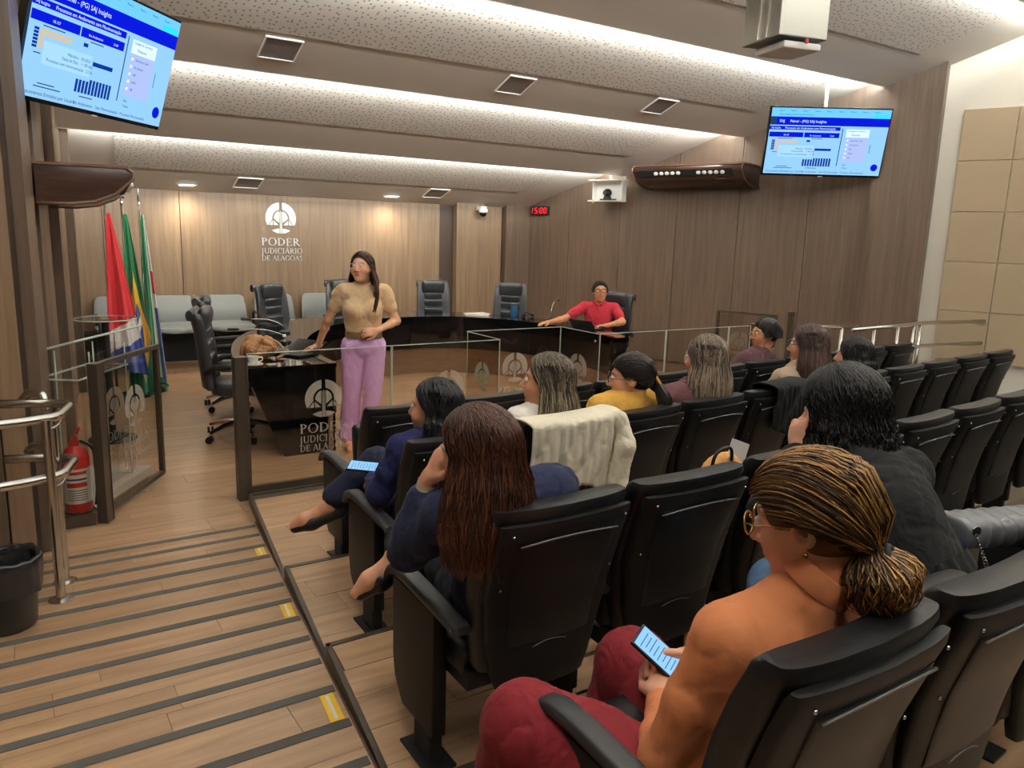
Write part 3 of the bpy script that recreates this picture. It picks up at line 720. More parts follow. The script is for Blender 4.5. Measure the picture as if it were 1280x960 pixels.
b = MB(); b.box((0, 0.1, 0.46), (3.5, 0.08, 0.06)); b.box((0, 0.32, 0.26), (3.5, 0.02, 0.44)); b.build('beam', M['blk_matte'], bn)

# ------------------------------------------------------------------ clear lectern, bistro table, flags
lc = empty('acrylic_lectern', (0.40, 5.80, 0), math.radians(57)); tag(lc, 'clear acrylic lectern with sloping top behind the open glass gate', 'lectern')
b = MB(); b.box((0.0, 0.03, 1.06), (0.86, 0.36, 0.015), Matrix.Rotation(math.radians(-16), 3, 'X')); b.build('reading_top', M['clear'], lc)
b = MB(); b.box((-0.02, 0.03, 0.85), (0.62, 0.26, 0.012)); b.build('shelf', M['clear'], lc)
for x, y in ((-0.25, -0.08), (0.2, -0.08), (-0.25, 0.14), (0.2, 0.14)):
    b = MB(); b.box((x, y, 0.55), (0.016, 0.1, 0.94)); b.build('upright', M['clear'], lc)
b = MB(); b.box((0.0, 0.02, 0.045), (0.78, 0.40, 0.07)); b.build('base', plain('lectern_base', (205, 208, 202), 0.25), lc, bevel=0.006)
b = MB(); full_logo(b, (-0.02, -0.152, 0.62), (1, 0, 0), (0, 0, 1), (0, -0.001, 0), 0.13, True); b.build('etched_emblem', M['frost'], lc)
b = MB(); b.box((-0.02, -0.14, 0.55), (0.5, 0.01, 0.90)); b.build('front_sheet', M['clear'], lc)
for nm, (cx, cy, cz), (lx, ly), tl in (('reading_top', (0, 0.03, 1.06), (0.86, 0.36), -16), ('shelf', (-0.02, 0.03, 0.85), (0.62, 0.26), 0)):
    b = MB(); Rx = Matrix.Rotation(math.radians(tl), 3, 'X'); C4 = [Vector((cx, cy, cz)) + Rx @ Vector((sx*lx/2, sy*ly/2, 0)) for sx, sy in ((-1, -1), (1, -1), (1, 1), (-1, 1))]
    b.tube(C4, 0.0075, 6, closed=True); b.build('polished_edge', M['glass_edge'], lc)
for x, y in ((-0.25, -0.08), (0.2, -0.08), (-0.25, 0.14), (0.2, 0.14)):
    b = MB(); b.box((x, y - 0.052, 0.55), (0.014, 0.003, 0.94)); b.build('polished_edge', M['glass_edge'], lc)
tb = empty('bistro_table', (0.63, 7.25, 0)); tag(tb, 'high round glass table with slim dark stem beside the flags', 'table')
b = MB(); b.lathe([(0.235, 1.03), (0.24, 1.036), (0.24, 1.044), (0.235, 1.05)], n=40); b.build('glass_top', M['glass'], tb, smooth=40)
b = MB(); b.tube([(0.24*math.cos(a), 0.24*math.sin(a), 1.04) for a in np.linspace(0, 2*math.pi, 49)[:-1]], 0.006, 6, closed=True); b.build('polished_edge', M['glass_edge'], tb, smooth=True)
b = MB(); b.lathe([(0.19, 0.0), (0.19, 0.012), (0.17, 0.02), (0.03, 0.03)], n=32); b.build('base', M['blk_matte'], tb, smooth=40)
b = MB(); b.tube([(0, 0, 0.02), (0, 0, 1.01)], 0.028, 12); b.lathe([(0.03, 1.0), (0.06, 1.028)], n=16); b.build('stem', M['blk_matte'], tb, smooth=40)

FL = {n: plain('flag_' + n, c, 0.75, sheen=0.3) for n, c in dict(red=(206, 32, 44), white=(232, 230, 226), blue=(36, 62, 140), green=(0, 118, 72), yellow=(244, 190, 50), lblue=(110, 170, 200)).items()}
def flag(x, y, label, width, lowz, pattern, seed, lean):
    t = empty('flag', (x, y, 0)); tag(t, label, 'flag', 'flags on poles')
    b = MB(); b.tube([(0, 0, 0.03), (0, 0, 2.05)], 0.014, 10); b.build('pole', M['steel'], t, smooth=True)
    b = MB(); b.lathe([(0.018, 2.03), (0.012, 2.06), (0.016, 2.09), (0.002, 2.20)], n=12); b.build('finial', M['chrome'], t, smooth=40)
    b = MB(); b.lathe([(0.17, 0.0), (0.17, 0.03), (0.05, 0.06), (0.02, 0.1)], n=20); b.build('base', M['blk_matte'], t, smooth=40)
    U, V = 110, 130; vs = []; fs = []; mi = []; names = list(FL)
    for j in range(V + 1):
        v = j/V
        for i in range(U + 1):
            u = i/U; wz = 0.03 + width*v**0.9
            z = 1.92 - (1.92 - lowz)*v - 0.42*(1 - u)*0.0 - 0.22*u*v*(0.5 + 0.5*math.sin(seed))
            px = 0.014 + lean*v + (u - 0.22)*wz; py = -0.03 - 0.06*v*math.sin(u*11 + seed + v) - 0.02*math.sin(u*23 + seed*2)*v
            vs.append((px, py, z))
    for j in range(V):
        for i in range(U):
            fs.append((j*(U+1) + i, j*(U+1) + i + 1, (j+1)*(U+1) + i + 1, (j+1)*(U+1) + i)); mi.append(names.index(pattern((i + 0.5)/U, (j + 0.5)/V)))
    b = MB(); b.v = vs; b.f = fs; b.m = mi
    o = b.build('cloth', list(FL.values()), t, smooth=True)
    md = o.modifiers.new('thick', 'SOLIDIFY'); md.thickness = 0.004
def pat_al(u, v):
    s = v + 0.18*(u - 0.5); return 'red' if s < 0.70 else ('white' if s < 0.84 else 'blue')
def pat_br(u, v):
    d = abs(u - 0.55)*1.0 + abs(v - 0.62)*1.5
    if (u - 0.55)**2*2.0 + (v - 0.62)**2*3.2 < 0.06: return 'white' if abs(v - 0.62 + 0.3*(u - 0.5)) < 0.03 else 'blue'
    return 'yellow' if d < 0.48 else 'green'
def pat_al2(u, v):
    return ('green' if u < 0.62 else ('white' if u < 0.78 and v > 0.2 else ('red' if v < 0.42 and v > 0.3 else ('white' if v < 0.5 else 'blue')))) if v < 0.9 else 'green'
flag(0.83, 8.78, 'red white and blue flag hanging on a steel pole', 0.36, 0.42, pat_al, 0.6, 0.0)
flag(1.01, 9.02, 'green flag with yellow diamond and blue disc on a steel pole', 0.27, 0.12, pat_br, 2.1, 0.02)
flag(1.20, 9.24, 'green flag with white red and blue edge on a steel pole', 0.20, 0.02, pat_al2, 3.3, 0.0)

# ------------------------------------------------------------------ screens
def font_mesh(s, size):
    c = bpy.data.curves.new('t', 'FONT'); c.body = s; c.size = size; o = bpy.data.objects.new('t', c); COL.objects.link(o)
    dg = bpy.context.evaluated_depsgraph_get(); me = o.evaluated_get(dg).to_mesh()
    vs = [tuple(v.co) for v in me.vertices]; fs = [tuple(p.vertices) for p in me.polygons]
    o.evaluated_get(dg).to_mesh_clear(); bpy.data.objects.remove(o); bpy.data.curves.remove(c)
    return vs, fs
SC = {n: emitter('screen_' + n, c, s) for n, c, s in (('bg', (150, 206, 252), 0.72), ('bar', (112, 200, 252), 0.76), ('navy', (10, 26, 214), 0.75), ('chart', (16, 62, 168), 0.6), ('white', (212, 236, 255), 0.8), ('ink', (40, 70, 120), 0.55), ('sand', (224, 200, 160), 0.66), ('list', (176, 194, 248), 0.72), ('cyan', (40, 226, 250), 0.75), ('card', (164, 214, 252), 0.76))}
SN = list(SC)
def screen(name, c, yaw, tilt, label, pole_top=None):
    t = empty(name, c); t.rotation_euler = (Matrix.Rotation(yaw, 3, 'Z') @ Matrix.Rotation(tilt, 3, 'X')).to_euler(); tag(t, label, 'television', 'hanging screens')
    W, H = 1.44, 0.81
    b = MB(); b.box((0, 0.03, 0), (W, 0.05, H)); b.box((0, 0.075, 0), (0.8, 0.05, 0.45)); b.build('housing', M['screen_blk'], t, bevel=0.004)
    g = MB(); a, h = W - 0.035, H - 0.045
    def P(x, y, lift): return (-a/2 + x*a, 0.004 - lift, h/2 - y*h + 0.005)
    def rect(x0, y0, x1, y1, m, lift):
        g.cur = SN.index(m); g.quad(P(x0, y0, lift), P(x1, y0, lift), P(x1, y1, lift), P(x0, y1, lift))
    def txt(s, x, y, size, m, lift=0.0125):
        g.cur = SN.index(m); vs, fs = font_mesh(s, size*h); g.add([(-a/2 + x*a + vx, 0.004 - lift, h/2 - y*h + vy + 0.005) for vx, vy, _ in vs], fs)
    rect(0, 0, 1, 1, 'bg', 0.010); rect(0, 0, 1, 0.13, 'bar', 0.0105); rect(0.86, 0.075, 0.99, 0.125, 'cyan', 0.011)
    rect(0, 0.13, 1, 0.255, 'navy', 0.0105); rect(0, 0.13, 0.05, 0.255, 'ink', 0.011); rect(0, 0.27, 0.60, 0.325, 'navy', 0.0105)
    rect(0.005, 0.36, 0.295, 0.435, 'navy', 0.0105); rect(0.302, 0.36, 0.60, 0.435, 'navy', 0.0105)
    for k in range(6): rect(0.035, 0.48 + k*0.026, 0.062, 0.50 + k*0.026, 'chart', 0.0105); rect(0.065, 0.48 + k*0.026, (0.26, 0.25, 0.10, 0.095, 0.1, 0.09)[k], 0.50 + k*0.026, 'sand', 0.0105)
    rect(0.33, 0.475, 0.36, 0.505, 'chart', 0.0105); rect(0.41, 0.60, 0.55, 0.635, 'chart', 0.0105); rect(0.10, 0.56, 0.40, 0.735, 'card', 0.0115)
    for k in range(11): rect(0.322 + k*0.0225, 0.77 - (0.02 if k > 3 else 0), 0.338 + k*0.0225, 0.875, 'chart', 0.0105)
    rect(0.617, 0.29, 0.624, 0.86, 'ink', 0.0105); rect(0.655, 0.30, 0.85, 0.42, 'white', 0.0105); rect(0.655, 0.42, 0.85, 0.80, 'list', 0.0105); rect(0.875, 0.52, 0.879, 0.66, 'ink', 0.0105)
    for k in range(5): rect(0.667, 0.455 + k*0.066, 0.683, 0.48 + k*0.066, 'white', 0.0115); txt(('Selecionar tudo', 'Em branco', 'SIM', 'NÃO', 'PJE')[k], 0.70, 0.478 + k*0.066, 0.03, 'ink')
    g.cur = SN.index('navy'); n = 24; cc = P(0.945, 0.875, 0.011)
    g.add([(cc[0] + 0.055*h*math.cos(2*math.pi*k/n), cc[1], cc[2] + 0.055*h*math.sin(2*math.pi*k/n)) for k in range(n)], [tuple(range(n))])
    txt('SAJ', 0.075, 0.213, 0.058, 'white'); txt('Painel - (PG) SAJ Insights', 0.165, 0.213, 0.056, 'white'); txt('Processos em Andamento sem Movimentação', 0.13, 0.312, 0.042, 'white'); txt('SAJ Insights', 0.015, 0.31, 0.032, 'white')
    txt('18.157', 0.125, 0.412, 0.032, 'white'); txt('Em Andamento', 0.35, 0.415, 0.028, 'white'); txt('2.160', 0.52, 0.415, 0.028, 'white')
    txt('Mês/Ano   05/2025', 0.245, 0.62, 0.035, 'ink'); txt('Faixa de Dias   > 100 dias', 0.215, 0.66, 0.035, 'ink'); txt('Processos sem movimentação   2.716', 0.125, 0.705, 0.035, 'ink')
    txt('Documentos Emitidos por Usuário', 0.02, 0.975, 0.042, 'ink'); txt('Em Andamento', 0.33, 0.975, 0.038, 'ink'); txt('Sem Movimentação', 0.48, 0.975, 0.038, 'ink'); txt('Processos Movimentados', 0.66, 0.975, 0.036, 'ink')
    txt('Categoria Cartório', 0.668, 0.335, 0.034, 'ink'); txt('Pesquisar', 0.70, 0.395, 0.036, 'ink'); txt('Mês', 0.668, 0.855, 0.032, 'ink'); txt('Todos', 0.668, 0.90, 0.032, 'ink')
    for k in range(9): txt('Painel x', 0.06 + k*0.10, 0.05, 0.028, 'ink')
    txt('https://insights/painel/processos/movimentacao', 0.07, 0.105, 0.028, 'ink')
    for x0, x1, y in ((0.08, 0.21, 0.45), (0.05, 0.09, 0.66), (0.37, 0.46, 0.45), (0.36, 0.45, 0.90), (0.1, 0.2, 0.88), (0.08, 0.24, 0.905)): rect(x0, y, x1, y + 0.008, 'ink', 0.0105)
    g.build('display', list(SC.values()), t)
    s = MB(); s.box((0, 0.012, -0.405), (0.05, 0.02, 0.008)); s.build('status_light', M['white_pl'], t)
    if pole_top:
        q = MB(); inv = (Matrix.Translation(c) @ t.rotation_euler.to_matrix().to_4x4()).inverted()
        q.tube([inv @ Vector((c[0], c[1] + 0.06, c[2] - 0.05)), inv @ Vector((c[0], c[1] + 0.06, pole_top))], 0.022, 12); q.build('ceiling_pole', M['white_pl'], t, smooth=True)
screen('television', (8.43, 6.16, 3.036), -0.611, 0.245, 'large wall screen hanging from a white pole beside the dark pilaster', 3.85)
screen('television', (0.648, 6.027, 2.917), 0.853, 0.297, 'large tilted screen hanging by the panelled wall over the open gate', 3.75)
# ------------------------------------------------------------------ air conditioners, clock, cameras, projector
def ac_unit(name, loc, rz, label, sc=1.0):
    """local x along the wall, -y into the room, origin at the middle of the wall side, top"""
    t = empty(name, loc, rz); t.scale = (sc, sc, sc); tag(t, label, 'air conditioner', 'air conditioners'); L = 1.62
    prof = [(0.0, 0.0), (-0.60, 0.0), (-0.645, -0.03), (-0.64, -0.075), (-0.52, -0.19), (-0.38, -0.25), (-0.2, -0.275), (0.0, -0.275)]
    b = MB(); b.prism(prof, (-L/2, 0, 0), (0, 1, 0), (0, 0, 1), (L, 0, 0)); b.build('casing', M['ac_brown'], t, bevel=0.008, smooth=30)
    b = MB(); b.box((0, -0.3, 0.008), (L + 0.03, 0.62, 0.02)); b.build('top_plate', M['ac_trim'], t)
    b = MB(); b.prism([(-0.6, -0.06), (-0.648, -0.062), (-0.60, -0.145), (-0.55, -0.15)], (-L/2 + 0.07, 0, 0), (0, 1, 0), (0, 0, 1), (L - 0.2, 0, 0)); b.build('air_slot', M['blk_matte'], t)
    for g in (-0.44, 0.2):
        for k in range(5):
            b = MB(); b.ball((g + k*0.085, -0.625, -0.105), (0.034, 0.03, 0.028), 10); b.build('louver', M['white_pl'], t, smooth=True)
    b = MB(); b.box((L/2 - 0.3, -0.585, -0.175), (0.16, 0.01, 0.025), Matrix.Rotation(-0.8, 3, 'X')); b.build('name_plate', M['steel'], t)
    for sx in (-1, 1):
        b = MB(); b.tube([(sx*(L/2 + 0.003), y, z) for y, z in prof[1:]], 0.012, 6); b.build('end_trim', M['ac_trim'], t, smooth=True)
M['ac_trim'] = plain('ac_trim', (116, 88, 74), 0.2)
def on_right(s, off, z): return (7.41 + 0.3255*s - 0.9455*off, YW - 0.9455*s - 0.3255*off, z)
AR = math.atan2(DR[1], DR[0])
ac_unit('air_conditioner', on_right(3.25, 0.03, 2.83), AR, 'brown air conditioner with white louvers on the panelled wall near the camera box')
ac_unit('air_conditioner', (XL(6.35) + 0.05, 6.35, 2.17), math.radians(90 - 5.5), 'brown air conditioner seen end-on above the flags on the panelled wall', 0.85)

ck = empty('digital_clock', on_right(0.38, 0.06, 2.235), AR); tag(ck, 'small black digital wall clock showing red digits 15:00', 'clock')
b = MB(); b.box((0, 0, 0), (0.36, 0.05, 0.14)); b.build('case', M['blk_matte'], ck, bevel=0.006)
red = emitter('clock_red', (255, 24, 30), 2.2); b = MB()
SEG = {'1': 'bc', '5': 'afgcd', '0': 'abcdef'}
def seg(ch, x):
    w, h, t = 0.044, 0.043, 0.008
    for s in SEG[ch]:
        cx, cz, d = {'a': (0, h, 0), 'g': (0, 0, 0), 'd': (0, -h, 0), 'b': (w/2, h/2, 1), 'c': (w/2, -h/2, 1), 'f': (-w/2, h/2, 1), 'e': (-w/2, -h/2, 1)}[s]
        b.box((x + cx + 0.1*cz, -0.028, cz), (t, 0.004, h - t*0.6) if d else (w - t*0.6, 0.004, t))
for ch, x in (('1', -0.155), ('5', -0.06), ('0', 0.045), ('0', 0.125)): seg(ch, x)
for z in (0.018, -0.018): b.box((-0.006, -0.028, z), (0.009, 0.004, 0.009))
b.build('digits', red, ck)
pb = empty('camera_box', on_right(1.85, 0.30, 2.52), AR); tag(pb, 'white box with a conference camera hung from the ceiling edge beside the air conditioner', 'camera')
b = MB(); b.box((0, 0.06, 0.0), (0.50, 0.02, 0.30)); b.box((0, -0.06, -0.15), (0.52, 0.26, 0.02)); b.box((0, -0.06, 0.15), (0.52, 0.26, 0.015)); b.box((-0.25, 0, 0), (0.015, 0.14, 0.3)); b.box((0.25, 0, 0), (0.015, 0.14, 0.3)); b.build('box', M['white_pl'], pb)
b = MB(); b.tube([(0, 0.02, 0.15), (0, 0.02, 0.26)], 0.02, 10); b.build('hanger', M['white_pl'], pb, smooth=True)
b = MB(); b.lathe([(0.06, -0.14), (0.065, -0.11), (0.05, -0.08)], (0, -0.05, 0), 16); b.ball((0, -0.05, -0.03), 0.065, 14); b.lathe([(0.035, 0.0), (0.035, 0.03), (0.025, 0.03)], (0, -0.1, -0.03), 14, Matrix.Rotation(math.pi/2, 3, 'X')); b.build('camera_head', M['blk_plastic'], pb, smooth=40)
b = MB(); b.box((0.1, -0.19, -0.135), (0.28, 0.012, 0.02)); b.build('sound_bar', M['blk_matte'], pb)
b = MB(); b.box((-0.16, -0.192, -0.16), (0.012, 0.004, 0.06)); b.build('cable_tag', M['yellow'], pb)
cc = empty('security_camera', (6.46, 10.95, 2.2)); tag(cc, 'small white dome security camera under the ceiling edge over the pale pilaster', 'camera')
b = MB(); b.box((0, 0.06, 0.03), (0.1, 0.16, 0.06)); b.lathe([(0.075, 0.02), (0.075, -0.03), (0.06, -0.04)], n=16); b.build('housing', M['white_pl'], cc, smooth=40)
b = MB(); b.ball((0, 0, -0.05), 0.058, 14); b.build('dome', M['blk_gloss'], cc, smooth=True)
# ceiling projector lift with a white radio unit underneath
pj = empty('projector_case', (4.32, 3.55, 3.07), math.radians(-14)); tag(pj, 'brushed steel projector housing hanging from the ceiling in the room middle', 'projector')
M['steel_dull'] = plain('brushed_case', (146, 143, 134), 0.32, metal=0.85, bump=0.05)
b = MB(); b.box((0, 0, 0.62), (0.36, 0.38, 1.2)); b.build('case', M['steel_dull'], pj, bevel=0.006)
for x in (-0.07, 0.02):
    b = MB(); b.box((-0.182, x, 0.62), (0.008, 0.016, 1.18)); b.build('seam_strip', M['steel'], pj)
b = MB(); b.box((0.02, -0.02, -0.02), (0.28, 0.3, 0.045)); b.build('radio_unit', M['white_pl'], pj, bevel=0.015)
b = MB(); b.box((0.02, -0.2, 0.0), (0.02, 0.012, 0.03)); b.build('red_tag', plain('red_tag', (176, 40, 40), 0.5), pj)
# ceiling grilles, set into the bands
def band_point(k, x, y):
    (yf, zf), (yn, zn) = LIP[k], LIP[k+1]; return (x, y, zf + (zn + 0.165 - zf)*(yf - y)/(yf - yn)), math.atan((zn + 0.165 - zf)/(yf - yn))
grille = plain('grille', (128, 120, 116), 0.7, bump=0.5, bscale=300)
for k, x, y, lb in ((2, 2.15, 7.22, 'square grey ceiling grille in the band above the emblem'), (2, 4.62, 7.22, 'square grey ceiling grille in the middle of the room'), (2, 6.65, 7.2, 'square grey ceiling grille towards the air conditioner wall'),
                    (0, 2.74, 10.79, 'small ceiling grille beside the wall emblem under the lowest band'), (0, 5.51, 10.76, 'small ceiling grille near the pale pilaster in the lowest band')):
    p, a = band_point(k, x, y); g = empty('ceiling_grille', p); g.rotation_euler = (-a, 0, 0); tag(g, lb, 'vent', 'ceiling grilles'); w = 0.32
    b = MB(); b.box((0, 0, -0.004), (w, w, 0.006)); b.build('plate', grille, g)
    b = MB()
    for s in (-1, 1): b.box((s*w/2, 0, -0.008), (0.012, w + 0.012, 0.014)); b.box((0, s*w/2, -0.008), (w, 0.012, 0.014))
    b.build('frame', M['white_pl'], g)
# downlights
glow = emitter('lamp_face', (255, 246, 226), 14.0)
def downlight(x, y, z, label, power, color, visible=True, size=0.2, spot=True):
    t = empty('downlight', (x, y, z)); tag(t, label, 'ceiling lamp', 'recessed downlights')
    b = MB(); b.lathe([(size*0.62, 0.0), (size*0.62, 0.012), (size*0.5, 0.012)], n=24); b.build('ring', M['white_pl'], t, smooth=40)
    b = MB(); b.lathe([(size*0.48, -0.002), (size*0.48, 0.006)], n=24); b.build('lens', glow, t)
    l = bpy.data.lights.new('lamp', 'SPOT'); l.energy = power; l.color = color; l.spot_size = math.radians(150); l.spot_blend = 1.0; l.shadow_soft_size = 0.09
    o = bpy.data.objects.new('lamp', l); COL.objects.link(o); o.parent = t; o.location = (0, 0, -0.03)
for x in (2.0, 4.86):
    downlight(x, 10.93, 2.33, 'bright recessed downlight washing the panelled wall, %s' % ('near the flags' if x < 3 else 'above the standing woman'), 46.0, (1.0, 0.90, 0.72))
PLACE = ('above the aisle ramp', 'above the middle of the third row', 'above the far half of the third row', 'above the upper end of the aisle', 'behind the middle of the last row', 'behind the far half of the last row', 'beside the upholstered wall')
for i, (x, y) in enumerate(((0.6, 1.9), (3.4, 1.6), (6.2, 1.6), (0.6, -1.4), (3.4, -1.4), (6.2, -1.4), (9.0, 1.4))):  # assumed lamps out of view, added to brighten the seats and ramp
    k = max(j for j in range(len(LIP) - 1) if LIP[j][0] >= y); p, a = band_point(k, x, y)
    downlight(x, y, p[2] - 0.012, 'recessed round downlight in the ceiling ' + PLACE[i], 75.0, (1.0, 0.965, 0.90), size=0.11)

# ------------------------------------------------------------------ handrails
def fillet(pts, r=0.05, n=5):
    P = [Vector(p) for p in pts]; out = [P[0]]
    for i in range(1, len(P) - 1):
        a, b, c = P[i-1], P[i], P[i+1]; u = (a - b).normalized(); v = (c - b).normalized(); d = min(r, (a - b).length/2, (c - b).length/2)
        for k in range(n + 1):
            t = k/n; out.append((b + u*d)*(1-t)**2 + b*2*t*(1-t) + (b + v*d)*t*t)
    out.append(P[-1]); return out
hr = empty('handrail', (0.08, 4.01, ramp_z(4.01))); tag(hr, 'double stainless steel handrail on two posts beside the waste bin', 'handrail', 'stainless handrails')
O = Vector(hr.location)
def H(*p): return tuple(Vector(p) - O)
for (x, y, zt) in ((0.08, 4.01, 0.94), (0.11, 4.26, 0.915)):
    z0 = ramp_z(y); b = MB(); b.tube([H(x, y, z0), H(x, y, zt)], 0.021, 14); b.lathe([(0.055, 0.0), (0.055, 0.008), (0.03, 0.014)], H(x, y, z0), 18); b.build('post', M['steel'], hr, smooth=40)
for z, dz in ((0.945, 0.02), (0.665, 0.015)):
    b = MB(); b.tube(fillet([H(-0.85, 3.55, z + 0.07), H(-0.02, 3.98, z), H(0.13, 4.05, z - 0.004), H(0.20, 4.32, z - 0.01), H(0.12, 4.42, z - 0.012), H(-0.1, 4.43, z), ], 0.05), 0.0215, 14); b.build('rail', M['steel'], hr, smooth=True)
    b = MB(); b.tube(fillet([H(0.08, 4.03, z - 0.06), H(0.13, 4.09, z - 0.055), H(0.15, 4.13, z - 0.01)], 0.03), 0.008, 8); b.build('bracket', M['steel'], hr, smooth=True)
    b = MB(); b.tube(fillet([H(0.0, 4.62, z - 0.02), H(0.03, 4.55, z + 0.03), H(0.09, 4.45, z + 0.025), H(0.09, 4.44, z - 0.05)], 0.03), 0.02, 12); b.build('wall_return', M['steel'], hr, smooth=True)
rr = empty('handrail', (7.3, 4.75, 0.1)); tag(rr, 'double stainless steel handrail along the side aisle under the upholstered wall', 'handrail', 'stainless handrails')
O = Vector(rr.location)
for z in (0.0, -0.26):
    b = MB(); b.tube(fillet([H(6.78 - z*2, 4.98, 0.93 + z), H(6.95 - z*2, 5.0, 0.985 + z), H(7.5, 4.86, 0.985 + z)], 0.06), 0.021, 12); b.build('rail', M['steel'], rr, smooth=True)
    b = MB(); b.tube(fillet([H(7.2 - z, 4.72, 0.972 + z), H(8.4, 4.79, 0.978 + z), H(8.6, 4.78, 0.99 + z), H(11.2, 4.42, 0.99 + z)], 0.1), 0.021, 12); b.build('rail', M['steel'], rr, smooth=True)
for x, y in ((7.3, 4.91), (7.62, 4.745), (8.1, 4.77), (8.44, 4.79), (8.56, 4.785), (10.0, 4.586)):
    b = MB(); b.tube([H(x, y, 0.0), H(x, y, 0.97)], 0.019, 10); b.build('post', M['steel'], rr, smooth=True)

# ------------------------------------------------------------------ extinguisher and bin
ex = empty('fire_extinguisher', (0.245, 5.31, 0.0)); tag(ex, 'red fire extinguisher with white label standing behind the handrail posts', 'fire extinguisher')
redp = plain('extinguisher_red', (196, 32, 26), 0.3, coat=0.4)
b = MB(); b.lathe([(0.0, 0.05), (0.074, 0.05), (0.078, 0.06), (0.078, 0.40), (0.06, 0.45), (0.028, 0.475), (0.026, 0.50)], n=24); b.build('cylinder', redp, ex, smooth=40)
b = MB(); b.lathe([(0.079, 0.12), (0.0795, 0.12), (0.0795, 0.34), (0.079, 0.34)], n=24); lab = b.build('label_wrap', M['white_pl'], ex, smooth=40)
b = MB()
for z, h, c in ((0.315, 0.02, 0), (0.275, 0.012, 1), (0.24, 0.03, 0), (0.205, 0.006, 2), (0.19, 0.006, 2), (0.175, 0.006, 2), (0.16, 0.006, 2), (0.145, 0.006, 2)):
    b.cur = c; A = [(0.0802*math.cos(a), 0.0802*math.sin(a)) for a in np.linspace(-2.4, -0.9, 9)]
    for i in range(8): b.quad((A[i][0], A[i][1], z - h/2), (A[i+1][0], A[i+1][1], z - h/2), (A[i+1][0], A[i+1][1], z + h/2), (A[i][0], A[i][1], z + h/2))
b.build('label_print', [redp, plain('print_blue', (60, 80, 150), 0.5), plain('print_grey', (120, 120, 120), 0.6)], lab)
b = MB(); b.box((0, 0, 0.51), (0.04, 0.03, 0.03)); b.tube([(0, 0.0, 0.52), (0.01, -0.06, 0.55)], 0.008, 6); b.tube([(0, 0, 0.52), (0.03, -0.05, 0.60)], 0.01, 6); b.build('valve', redp, ex, smooth=40)
b = MB(); b.tube(fillet([(0.03, 0, 0.5), (0.1, -0.02, 0.46), (0.105, -0.05, 0.2), (0.09, -0.07, 0.1)], 0.04), 0.009, 8); b.build('hose', M['blk_matte'], ex, smooth=True)
b = MB()
for k in range(3):
    a = k*2.1 + 0.4; b.tube([(0.07*math.cos(a), 0.07*math.sin(a), 0.07), (0.13*math.cos(a), 0.13*math.sin(a), 0.006)], 0.006, 6)
b.lathe([(0.081, 0.05), (0.081, 0.06)], n=20); b.build('floor_stand', M['blk_matte'], ex, smooth=40)
bin_ = empty('waste_bin', (-0.13, 3.80, ramp_z(3.70) + 0.002)); tag(bin_, 'black waste bin lined with a thin black bag beside the handrail', 'bin')
b = MB(); b.lathe([(0.0, 0.0), (0.105, 0.0), (0.112, 0.01), (0.135, 0.30), (0.137, 0.305), (0.128, 0.305), (0.108, 0.02), (0.0, 0.02)], n=32); b.build('body', plain('bin_plastic', (28, 29, 31), 0.35), bin_, smooth=40)
b = MB(); n = 60; rings = []
for r0, z, am in ((0.143, 0.17, 0.004), (0.146, 0.22, 0.003), (0.146, 0.27, 0.004), (0.148, 0.315, 0.003), (0.138, 0.325, 0.003), (0.124, 0.30, 0.004), (0.115, 0.2, 0.006), (0.10, 0.1, 0.006)):
    rings.append([((r0 + am*math.sin(7*a + z*30) + am*0.7*math.sin(17*a + 3))*math.cos(a), (r0 + am*math.sin(7*a + z*30) + am*0.7*math.sin(17*a + 3))*math.sin(a), z + 0.005*math.sin(3*a) + 0.003*math.sin(11*a + z*20)) for a in [2*math.pi*k/n for k in range(n)]])
b.loft(rings, caps=False); b.build('bag_liner', plain('bag_film', (30, 30, 33), 0.22, bump=0.5, bscale=30), bin_, smooth=True)

# ------------------------------------------------------------------ things on the desk
DZ = 0.75
hb = empty('handbag', (1.70, 6.50, DZ)); tag(hb, 'slouchy brown leather handbag lying on the desk by the coffee cup', 'handbag')
brown = plain('bag_leather', (150, 104, 62), 0.5, bump=0.5, bscale=40, vary=0.35)
b = MB(); b.tube(fillet([(0.05, -0.02, 0.18), (0.16, -0.04, 0.12), (0.19, -0.05, 0.03), (0.10, -0.12, 0.012)], 0.05), 0.013, 8); b.build('strap', brown, hb, smooth=True); b = MB(); b.tube(fillet([(-0.06, -0.02, 0.16), (-0.15, -0.03, 0.13), (-0.16, -0.03, 0.03)], 0.04), 0.016, 8); b.build('strap', brown, hb, smooth=True)
cp = empty('coffee_cup', (1.555, 6.16, DZ)); tag(cp, 'white coffee cup on its saucer beside the bronze post', 'cup')
por = plain('porcelain', (238, 238, 234), 0.15, coat=0.5)
b = MB(); b.lathe([(0.03, 0.0), (0.05, 0.004), (0.078, 0.014), (0.076, 0.018), (0.03, 0.008)], n=28); b.build('saucer', por, cp, smooth=40)
b = MB(); b.lathe([(0.026, 0.012), (0.034, 0.03), (0.046, 0.08), (0.043, 0.08), (0.03, 0.03), (0.0, 0.022)], n=24); b.tube(fillet([(0.042, 0, 0.065), (0.075, 0, 0.068), (0.07, 0, 0.035), (0.036, 0, 0.032)], 0.02), 0.006, 8); b.build('cup', por, cp, smooth=40)
b = MB(); b.box((0, 0, 0.004), (0.075, 0.045, 0.006), Matrix.Rotation(0.3, 3, 'Z')); o = b.build('sugar_sachet', por, bevel=0.002); o.location = (1.70, 6.17, DZ); tag(o, 'small white sugar sachet lying beside the coffee cup', 'sachet')
bt = empty('water_bottle', (1.86, 6.34, DZ)); tag(bt, 'clear plastic water bottle standing beside the brown handbag', 'bottle')
